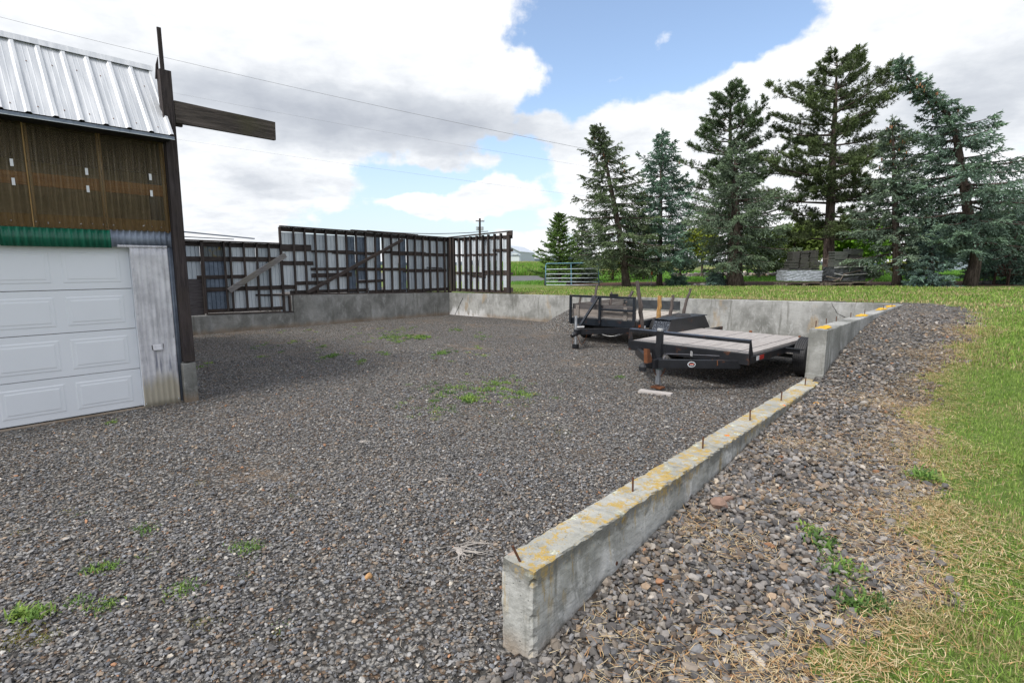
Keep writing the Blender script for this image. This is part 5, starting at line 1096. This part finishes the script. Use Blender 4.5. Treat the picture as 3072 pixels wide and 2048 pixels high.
broadleaf('leafy_tree', 'dark broadleaf tree between slim spruce and bent spruce', 2790, 735, 95, 80, 1.45, (.08, .12, .05), ls=.2)
broadleaf('leafy_tree', 'dark tree at far right behind the bent spruce', 2985, 745, 110, 85, 1.35, (.06, .10, .05), nl=7000, ls=.2)
for i, (px, py, rx, ry, lb, c_) in enumerate(((1838, 795, 68, 60, 'olive shrub behind the leaning spruce trunk', (.13, .16, .04)), (1930, 790, 62, 62, 'dark shrub between the leaning spruce and the narrow blue spruce', (.07, .10, .04)), (2040, 780, 55, 60, 'dark green shrub right of the narrow blue spruce trunk', (.05, .08, .05)),
                                               (2710, 800, 60, 26, 'yellow green low shrub behind the slim spruce trunk', (.22, .26, .05)), (2610, 822, 40, 22, 'grey green shrub right of the second pallet', (.11, .14, .09)), (2330, 803, 50, 16, 'low mixed hedge left of the first pallet', (.10, .14, .06)), (1770, 825, 30, 26, 'small dark shrub seen through the blue gate', (.06, .09, .04)))):
    broadleaf('shrub', lb, px, py, rx, ry, 1.28 if i != 3 else 1.5, c_, 3200, .11, cat='shrub')

# ------------------------------------------------------------------ gate, stakes, pallets, bench
gb = base_at(1716); gy = gb[1]; gk = gy / 1616
gate = thing('farm_gate', 'light blue tubular farm gate leaning in front of the small dark fir', 'gate', gb)
def gp(x, y): return at(x, y, gy)
MB().tube([gp(1637, 857), gp(1637, 796), gp(1638.5, 792), gp(1642, 790.5), gp(1716, 789.5), gp(1788, 788), gp(1792.5, 789.5), gp(1795, 793), gp(1797, 857)], .026, 10).build('gate_frame', M['gateblue'], gate, smooth=True)
for i, (ya, yb) in enumerate(((808, 805.5), (822, 821), (834.5, 834), (845, 846), (854.5, 855))): MB().tube([gp(1638, ya), gp(1716, (ya + yb) / 2 + random.uniform(-.4, .4)), gp(1796, yb)], .020, 8).build('rail', M['gatelight'] if i != 0 else M['gatelight'], gate, smooth=True)
MB().beam(gp(1714, 856), gp(1713, 789), np.array([1, 0, 0]), .05, .02).build('centre_stay', M['gateblue'], gate)
gpst = base_at(1635, 1.01); tag(MB().tube([gpst - UP * .2, gpst + UP * .55], [.05, .045], 10).build('fence_post', M['wood_post']), 'short dark post at the left foot of the blue gate', 'post', 'fence posts')
b = base_at(1570, 1.9); tag(MB().tube([b - UP * .2, at(1569, 797, b[1])], [.14, .12], 10).build('fence_post', M['wood_post']), 'old wooden fence post in the meadow beyond the road', 'post', 'fence posts')
b = base_at(2178, 1.0); tag(MB().tube([b - UP * .2, at(2178, 806, b[1])], .02, 6).build('fence_post', M['black']), 'thin dark steel fence post left of the thick furrowed trunk', 'post', 'fence posts')
b = base_at(1953, 1.0); mk = thing('marker', 'orange topped marker on thin pale legs beside the narrow blue spruce', 'marker', b)
MB().tube([b, at(1955, 824, b[1])], .012, 6).build('leg', M['steel_lt'], mk); MB().tube([at(1941, 848, b[1]), at(1948, 835, b[1]), at(1956, 820, b[1])], .012, 6).build('leg', M['steel_lt'], mk)
MB().tube([at(1955, 824, b[1]), at(1956, 815, b[1]), at(1955, 807, b[1])], [.035, .05, .02], 8).build('top', M['orange'], mk)
tile = mat('roof tile', lambda q, co, ge, b: (q.mix(q.noise(co, 9, 5, .7), (.03, .029, .027), (.10, .097, .09)), q.noise(co, 40, 3)), .9, (.5, .01))
tile2 = mat('roof tile grey', lambda q, co, ge, b: (q.mix(q.noise(co, 9, 5, .7), (.05, .054, .05), (.14, .15, .135)), q.noise(co, 40, 3)), .9, (.5, .01))
film = plain('wrinkled plastic film', (.30, .32, .36), .3, var=.3, sc=14, bump=.9); filmd = plain('dark wrapped film', (.05, .053, .058), .35, var=.5, sc=8, bump=.9)
pw = wood('pallet wood', (.10, .08, .065), (.24, .20, .17), 'x', ang=0)
def pallet_at(px, label, wpx, f=.985):
    b = base_at(px, f); k = b[1] / 1616; W_ = wpx * k; r = thing('pallet', label, 'pallet', b); z = b[2] + .01
    for x in (-.45, 0, .45): MB().box((b[0] + x * W_, b[1] + .45, z + .055), (.04, 0, 0), (0, .45, 0), (0, 0, .045)).build('bearer', pw, r)
    for j in range(4): MB().box((b[0], b[1] + .08 + j * .25, z + .110), (W_ / 2, 0, 0), (0, .06, 0), (0, 0, .010)).build('top_board', pw, r)
    for j in (0, 3): MB().box((b[0], b[1] + .08 + j * .25, z + .004), (W_ / 2, 0, 0), (0, .06, 0), (0, 0, .010)).build('bottom_board', pw, r)
    return b, k, z + .121
def bundle(b, k, x0, x1, y0, y1, label, mt, cat='tile bundle', nm='tile_bundle', group='bundles of roof tiles on the pallets', layers=7, depth=.42, dy=.0, rot=0.0):
    p0 = at(x0, y1, b[1]); p1 = at(x1, y0, b[1]); z0, z1 = p0[2], p1[2]; m_ = MB(); h = (z1 - z0) / layers
    for i in range(layers):
        j = RNG.normal(0, .012, 2); m_.box(((p0[0] + p1[0]) / 2 + j[0], b[1] + dy + depth / 2 + j[1], z0 + h * (i + .5)), (abs(p1[0] - p0[0]) / 2, rot, 0), (0, depth / 2, 0), (0, .0, h * .42))
    o = m_.build(nm, mt, None, bevel=.004); return tag(o, label, cat, group)
b, k, zt = pallet_at(2412, 'wooden pallet under the shiny wrapped bundle, left of two', 118)
def wrap(b, x0, x1, y0, y1, label, mt, bulge=.02):
    p0 = at(x0, y1, b[1]); p1 = at(x1, y0, b[1]); cx = (p0[0] + p1[0]) / 2; hx = (p1[0] - p0[0]) / 2; rs = random.Random(int(x0)); rows = []
    for j in range(9):
        z = p0[2] + (p1[2] - p0[2]) * j / 8; row = []
        for i in range(33):
            a = 2 * math.pi * i / 32; ca, sa = math.cos(a), math.sin(a); s_ = 1 / max(abs(ca), abs(sa)) ** .85; row.append((cx + ca * s_ * hx + rs.gauss(0, bulge * .4), b[1] + .45 + sa * s_ * .45 + rs.gauss(0, bulge * .4), z))
        row[-1] = row[0]; rows.append(row)
    m_ = MB().grid(rows); m_.f.append(tuple(range(8 * 33, 8 * 33 + 32))); o = m_.build('wrapped_bundle', mt, None); return tag(o, label, 'bundle')
wrap(b, 2357, 2472, 811, 843, 'tile bundle in shiny pale plastic film on the left pallet', film)
o = bundle(b, k, 2366, 2464, 804, 810.5, 'flat dark board between wrapped bundle and lower tile bundles on the left pallet', tile, 'board', 'board', None, 1, .6, .1)
for i, (x0, x1, y0, y1, w_) in enumerate(((2372, 2401, 784, 804, 'left'), (2405, 2432, 784, 804, 'middle'), (2435, 2463, 784, 804, 'right'))): bundle(b, k, x0, x1, y0, y1, w_ + ' bundle in the lower row of dark roof tiles on the left pallet', tile, dy=.08)
for i, (x0, x1, y0, y1, w_) in enumerate(((2382, 2406, 754, 784, 'left'), (2409, 2434, 752, 784, 'middle'), (2437, 2463, 750, 784, 'right'))): bundle(b, k, x0, x1, y0, y1, w_ + ' bundle in the top row of dark roof tiles on the left pallet', tile, layers=9, dy=.14)
MB_ = MB(); MB_.beam(at(2462, 776.5, b[1] + .1), at(2496, 775, b[1] + .1), UP, .02, .10); tag(MB_.build('plank', pw), 'thin plank jutting right from the left tile pallet', 'plank')
b, k, zt = pallet_at(2552, 'broken wooden pallet under the dark wrapped tiles, right of two', 112)
wrap(b, 2503, 2604, 801, 843, 'dark tile bundle bound with loose straps on the right pallet', filmd)
bundle(b, k, 2507, 2549, 766, 801, 'lower left tile column with pale edges on the right pallet', tile2, layers=9, dy=.1); bundle(b, k, 2509, 2550, 754, 765.5, 'light grey tile bundle crowning the left column on the right pallet', tile2, layers=3, dy=.1)
bundle(b, k, 2552, 2594, 763, 801, 'lower right tile column beside the spruce bough on the right pallet', tile, layers=9, dy=.1); bundle(b, k, 2553, 2595, 746, 762.5, 'topmost grey tile bundle with dark layer on the right pallet', tile2, layers=4, dy=.1)
for i, (pts, lb) in enumerate((([(2503, 803), (2550, 800.5), (2606, 799)], 'upper pale strap round the dark wrapped tiles'), ([(2503, 820), (2528, 826), (2604, 821)], 'lower pale strap round the dark wrapped tiles'), ([(2583, 811), (2532, 822), (2520, 842)], 'loose crooked slat leaning on the dark wrapped tiles'), ([(2606, 800), (2616, 806), (2614, 818)], 'white plastic scrap at the right of the dark wrapped tiles'))):
    tag(MB().tube([at(x, y, b[1] - .03) for x, y in pts], .018, 5).build('strap' if i != 2 else 'slat', M['steel_lt'] if i != 2 else pw), lb, 'strap' if i != 2 else 'slat')
for i, (x0, y0, x1, y1, lb) in enumerate(((2481, 829, 2517, 838, 'grey broken board sticking out left of the right pallet'), (2497, 850, 2560, 849, 'brown slat on the mulch before the right pallet'), (2560, 846, 2605, 849, 'loose reddish slat lying along the right pallet front'), (2600, 850, 2622, 836, 'broken slat leaning at the right end of the right pallet'), (2500, 843, 2518, 835, 'short snapped board end beside the right pallet'))):
    m_ = MB(); m_.beam(at(x0, y0, b[1] - .15), at(x1, y1, b[1] - .1), UP, .03, .10); tag(m_.build('broken_board', pw), lb, 'board', 'broken boards round the right pallet')
bb = base_at(3052, 1.04); bench = thing('garden_bench', 'dark wooden garden bench with fanned slat back at the right edge', 'bench', bb); bk = bb[1] / 1616
bw_ = wood('bench wood', (.03, .018, .014), (.10, .06, .045), 'z')
for i in range(7):
    x = -.42 + i * .14; MB().beam(bb + np.array([x, .30, .35]), bb + np.array([x * 1.12, .52, .80 - .05 * abs(i - 3) ** 1.2 * .6]), np.array([1, 0, 0]), .10, .02).build('back_slat', bw_, bench, bevel=.004)
for j in range(4): MB().beam(bb + np.array([-.5, -.12 + j * .12, .38 - j * .02]), bb + np.array([.5, -.12 + j * .12, .38 - j * .02]), np.array([0, 1, 0]), .10, .022).build('seat_slat', bw_, bench)
for x in (-.52, .52):
    MB().beam(bb + np.array([x, -.16, -.05]), bb + np.array([x, -.16, .56]), np.array([1, 0, 0]), .05, .09).build('leg', bw_, bench); MB().beam(bb + np.array([x, .42, -.05]), bb + np.array([x, .36, .56]), np.array([1, 0, 0]), .05, .07).build('leg', bw_, bench)
    MB().beam(bb + np.array([x, -.22, .57]), bb + np.array([x, .46, .57]), np.array([1, 0, 0]), .11, .025).build('arm_rest', pw, bench)
# grey rocks in the mulch and rubble beyond
for i, (px, py, s, lb) in enumerate(((2085, 849, .13, 'pale rock, leftmost of the rocks in the mulch'), (2096, 848, .11, 'grey rock in the mulch between two pale ones'), (2108, 847.5, .14, 'whitish flat rock in the mulch'), (2124, 849, .12, 'dark rock in the mulch right of the whitish one'), (2152, 849, .11, 'small grey rock near the low pale spruce sprout'), (2925, 852, .16, 'grey rock right of the bent spruce trunk'), (2960, 850, .2, 'dark boulder between bent spruce and bench'))):
    b = base_at(px, 1.03 if i < 5 else 1.06); rs = np.random.default_rng(i + 40)
    o = lump('rock', lb, 'rock', px / 1.306, 850 / 1.306, s, plain('mulch rock', (.30, .29, .27) if i in (0, 2) else (.13, .125, .12), .9, bump=.8), .55, i + 60, 'rocks in the mulch bed'); o.location = (b[0], b[1], b[2] + s * .2)
az_ = RNG.uniform(.30, .58, 900); Yq = treeY(az_) * RNG.uniform(1.52, 1.62, 900); tag(stones(az_ * Yq, Yq, RNG.uniform(.1, .45, 900), name='rubble_row', tint=(1.5, 1.4, 1.3)), 'long low row of grey field rubble beyond the far grass', 'rubble')

# ------------------------------------------------------------------ far things
Y_ = 130.0; k = Y_ / 1616; shed = thing('metal_shed', 'pale metal shed with gable front and big white door on the horizon', 'shed', at(1525, 797, Y_))
wallm = plain('pale blue steel wall', (.42, .47, .55), .6, var=.06); roofm = plain('pale steel roof', (.50, .54, .60), .5, var=.06)
gz = 1.2; fr_ = [at(1490, 800, Y_), at(1561, 800, Y_), at(1561, 757, Y_), at(1525, 739, Y_), at(1490, 757, Y_)]; fr_[0][2] = fr_[1][2] = gz
MB().prism(fr_, (4, 14, 0)).build('wall', wallm, shed)
for a, b in ((4, 3), (3, 2)): MB().prism([fr_[a] + UP * .02 - np.array([0, .3, 0]), fr_[b] + UP * .02 - np.array([0, .3, 0]), fr_[b] + UP * .22 - np.array([0, .3, 0]), fr_[a] + UP * .22 - np.array([0, .3, 0])], (4.2, 14.8, 0)).build('roof', roofm, shed)
dd = [at(1531, 797, Y_ - .1), at(1558, 797, Y_ - .1), at(1558, 768, Y_ - .1), at(1531, 768, Y_ - .1)]; MB().prism(dd, (0, .08, 0)).build('door', M['siding_white'], shed)
MB().prism([at(1529, 768, Y_ - .2), at(1560, 768, Y_ - .2), at(1560, 766.5, Y_ - .2), at(1529, 766.5, Y_ - .2)], (0, .1, 0)).build('door_header', plain('shed trim', (.2, .23, .26), .6), shed)
MB().prism([at(1545, 762, Y_ - .2) + np.array([math.cos(q) * 9 * k, 0, math.sin(q) * 2.6 * k]) for q in np.linspace(0, 6.28, 20)[:-1]], (0, .1, 0)).build('sign', M['siding_white'], shed)
MB().prism([at(1531, 797, Y_ - .3), at(1557, 797, Y_ - .3), at(1557, 791, Y_ - .3), at(1531, 791, Y_ - .3)], (0, .2, 0)).build('stored_goods', plain('dark goods', (.05, .06, .09), .7, var=.6, sc=1.5), shed)
MB().prism([at(1570.5, 800, Y_ + 14), at(1575, 800, Y_ + 14), at(1575, 774, Y_ + 14), at(1570.5, 774, Y_ + 14)], (0, 6, 0)).build('annex', M['siding_white'], shed)
Yp = 70.0; pl_ = thing('utility_pole', 'distant wooden utility pole with crossarm and transformers above the stud wall', 'utility pole', at(1440, 845, Yp)); pb = at(1440, 845, Yp); pb[2] = 1.0
MB().tube([pb - UP * .3, at(1439.5, 655, Yp)], [.20, .13], 10).build('pole', M['wood_post'], pl_)
MB().beam(at(1427, 663, Yp), at(1453, 664, Yp), UP, .11, .09).build('crossarm', M['wood_post'], pl_)
MB().beam(at(1431, 684, Yp), at(1448, 684, Yp), UP, .10, .08).build('crossarm', M['wood_post'], pl_)
for x in (1428, 1433, 1447, 1452): MB().tube([at(x, 663, Yp), at(x, 660, Yp)], .06, 6).build('insulator', M['steel_lt'], pl_)
for x in (1432, 1446.5): MB().tube([at(x, 692, Yp - .2), at(x, 680, Yp - .2)], .18, 10).build('transformer', M['steel'], pl_)
def wire(pts, Ya, Yb, label):
    (x0, y0), (x1, y1) = pts; a = at(x0 * 1.306, y0 * 1.306, Ya); b = at(x1 * 1.306, y1 * 1.306, Yb); P_ = [a + (b - a) * t - UP * .5 * 4 * t * (1 - t) for t in np.linspace(0, 1, 24)]
    tag(MB().tube(P_, .012 if Ya < 50 else .008, 5).build('power_line', wm), label, 'power line', 'overhead wires')
wm = plain('weathered wire', (.22, .22, .24), .6)
wire([(-420, -70), (1400, 353)], 40, 40, 'highest overhead wire crossing the sky above the barn roof')
wire([(-300, 72), (1420, 394)], 60, 60, 'middle overhead wire sloping down past the lookout beam end'); wire([(-300, 205), (1420, 460)], 62, 62, 'lowest overhead wire, passing closest above the stud wall')
hs = base_at(3110, 1.75); house = thing('house', 'grey blue house with pale roof edge glimpsed behind the bent spruce', 'house', hs)
hw = plain('house siding', (.30, .36, .42), .7, var=.08); hx, hy = hs[0], hs[1]; kk = hy / 1616
zt = at(3060, 625, hy)[2]; MB().prism([(hx - 60 * kk, hy, hs[2] - .3), (hx + 260 * kk, hy, hs[2] - .3), (hx + 260 * kk, hy, zt), (hx - 60 * kk, hy, zt)], (0, 7, 0)).build('wall', hw, house)
MB().prism([(hx - 100 * kk, hy - .6, zt - .05), (hx - 100 * kk, hy - .6, zt + .12), (hx + 100 * kk, hy - .6, zt + 2.2), (hx + 300 * kk, hy - .6, zt + .1), (hx + 300 * kk, hy - .6, zt - .05)], (0, 8.2, 0)).build('roof', plain('pale roof', (.55, .57, .58), .6, var=.08), house)
for x in (-20, 60): w0 = MB().box((hx + x * kk, hy - .02, zt - 1.2), (.5, 0, 0), (0, .04, 0), (0, 0, .5)).build('window', plain('window glass', (.05, .07, .09), .1), house)
# wooded ridges on the horizon
hl = []; 
for i in range(161):
    a = -1.1 + 2.2 * i / 160; r_ = 1500; h = 9 + 7 * math.sin(a * 5 + 1) + 4 * math.sin(a * 13) + 2.0 * math.sin(a * 71) + random.uniform(0, 2.2)
    hl.append((r_ * math.sin(a), r_ * math.cos(a), 1.9 + h))
rows = [[(x * 1.0, y * 1.0, -2) for x, y, z in hl], [(x * 1.01, y * 1.01, z * .7) for x, y, z in hl], [(x * 1.04, y * 1.04, z) for x, y, z in hl], [(x * 1.3, y * 1.3, z) for x, y, z in hl], [(x * 1.5, y * 1.5, -5) for x, y, z in hl]]
tag(MB().grid(rows).build('hills', plain('wooded hills', (.04, .062, .075), .95, var=.3, sc=.03)), kind='structure')  # distance haze put into the bluish colour of the ridge
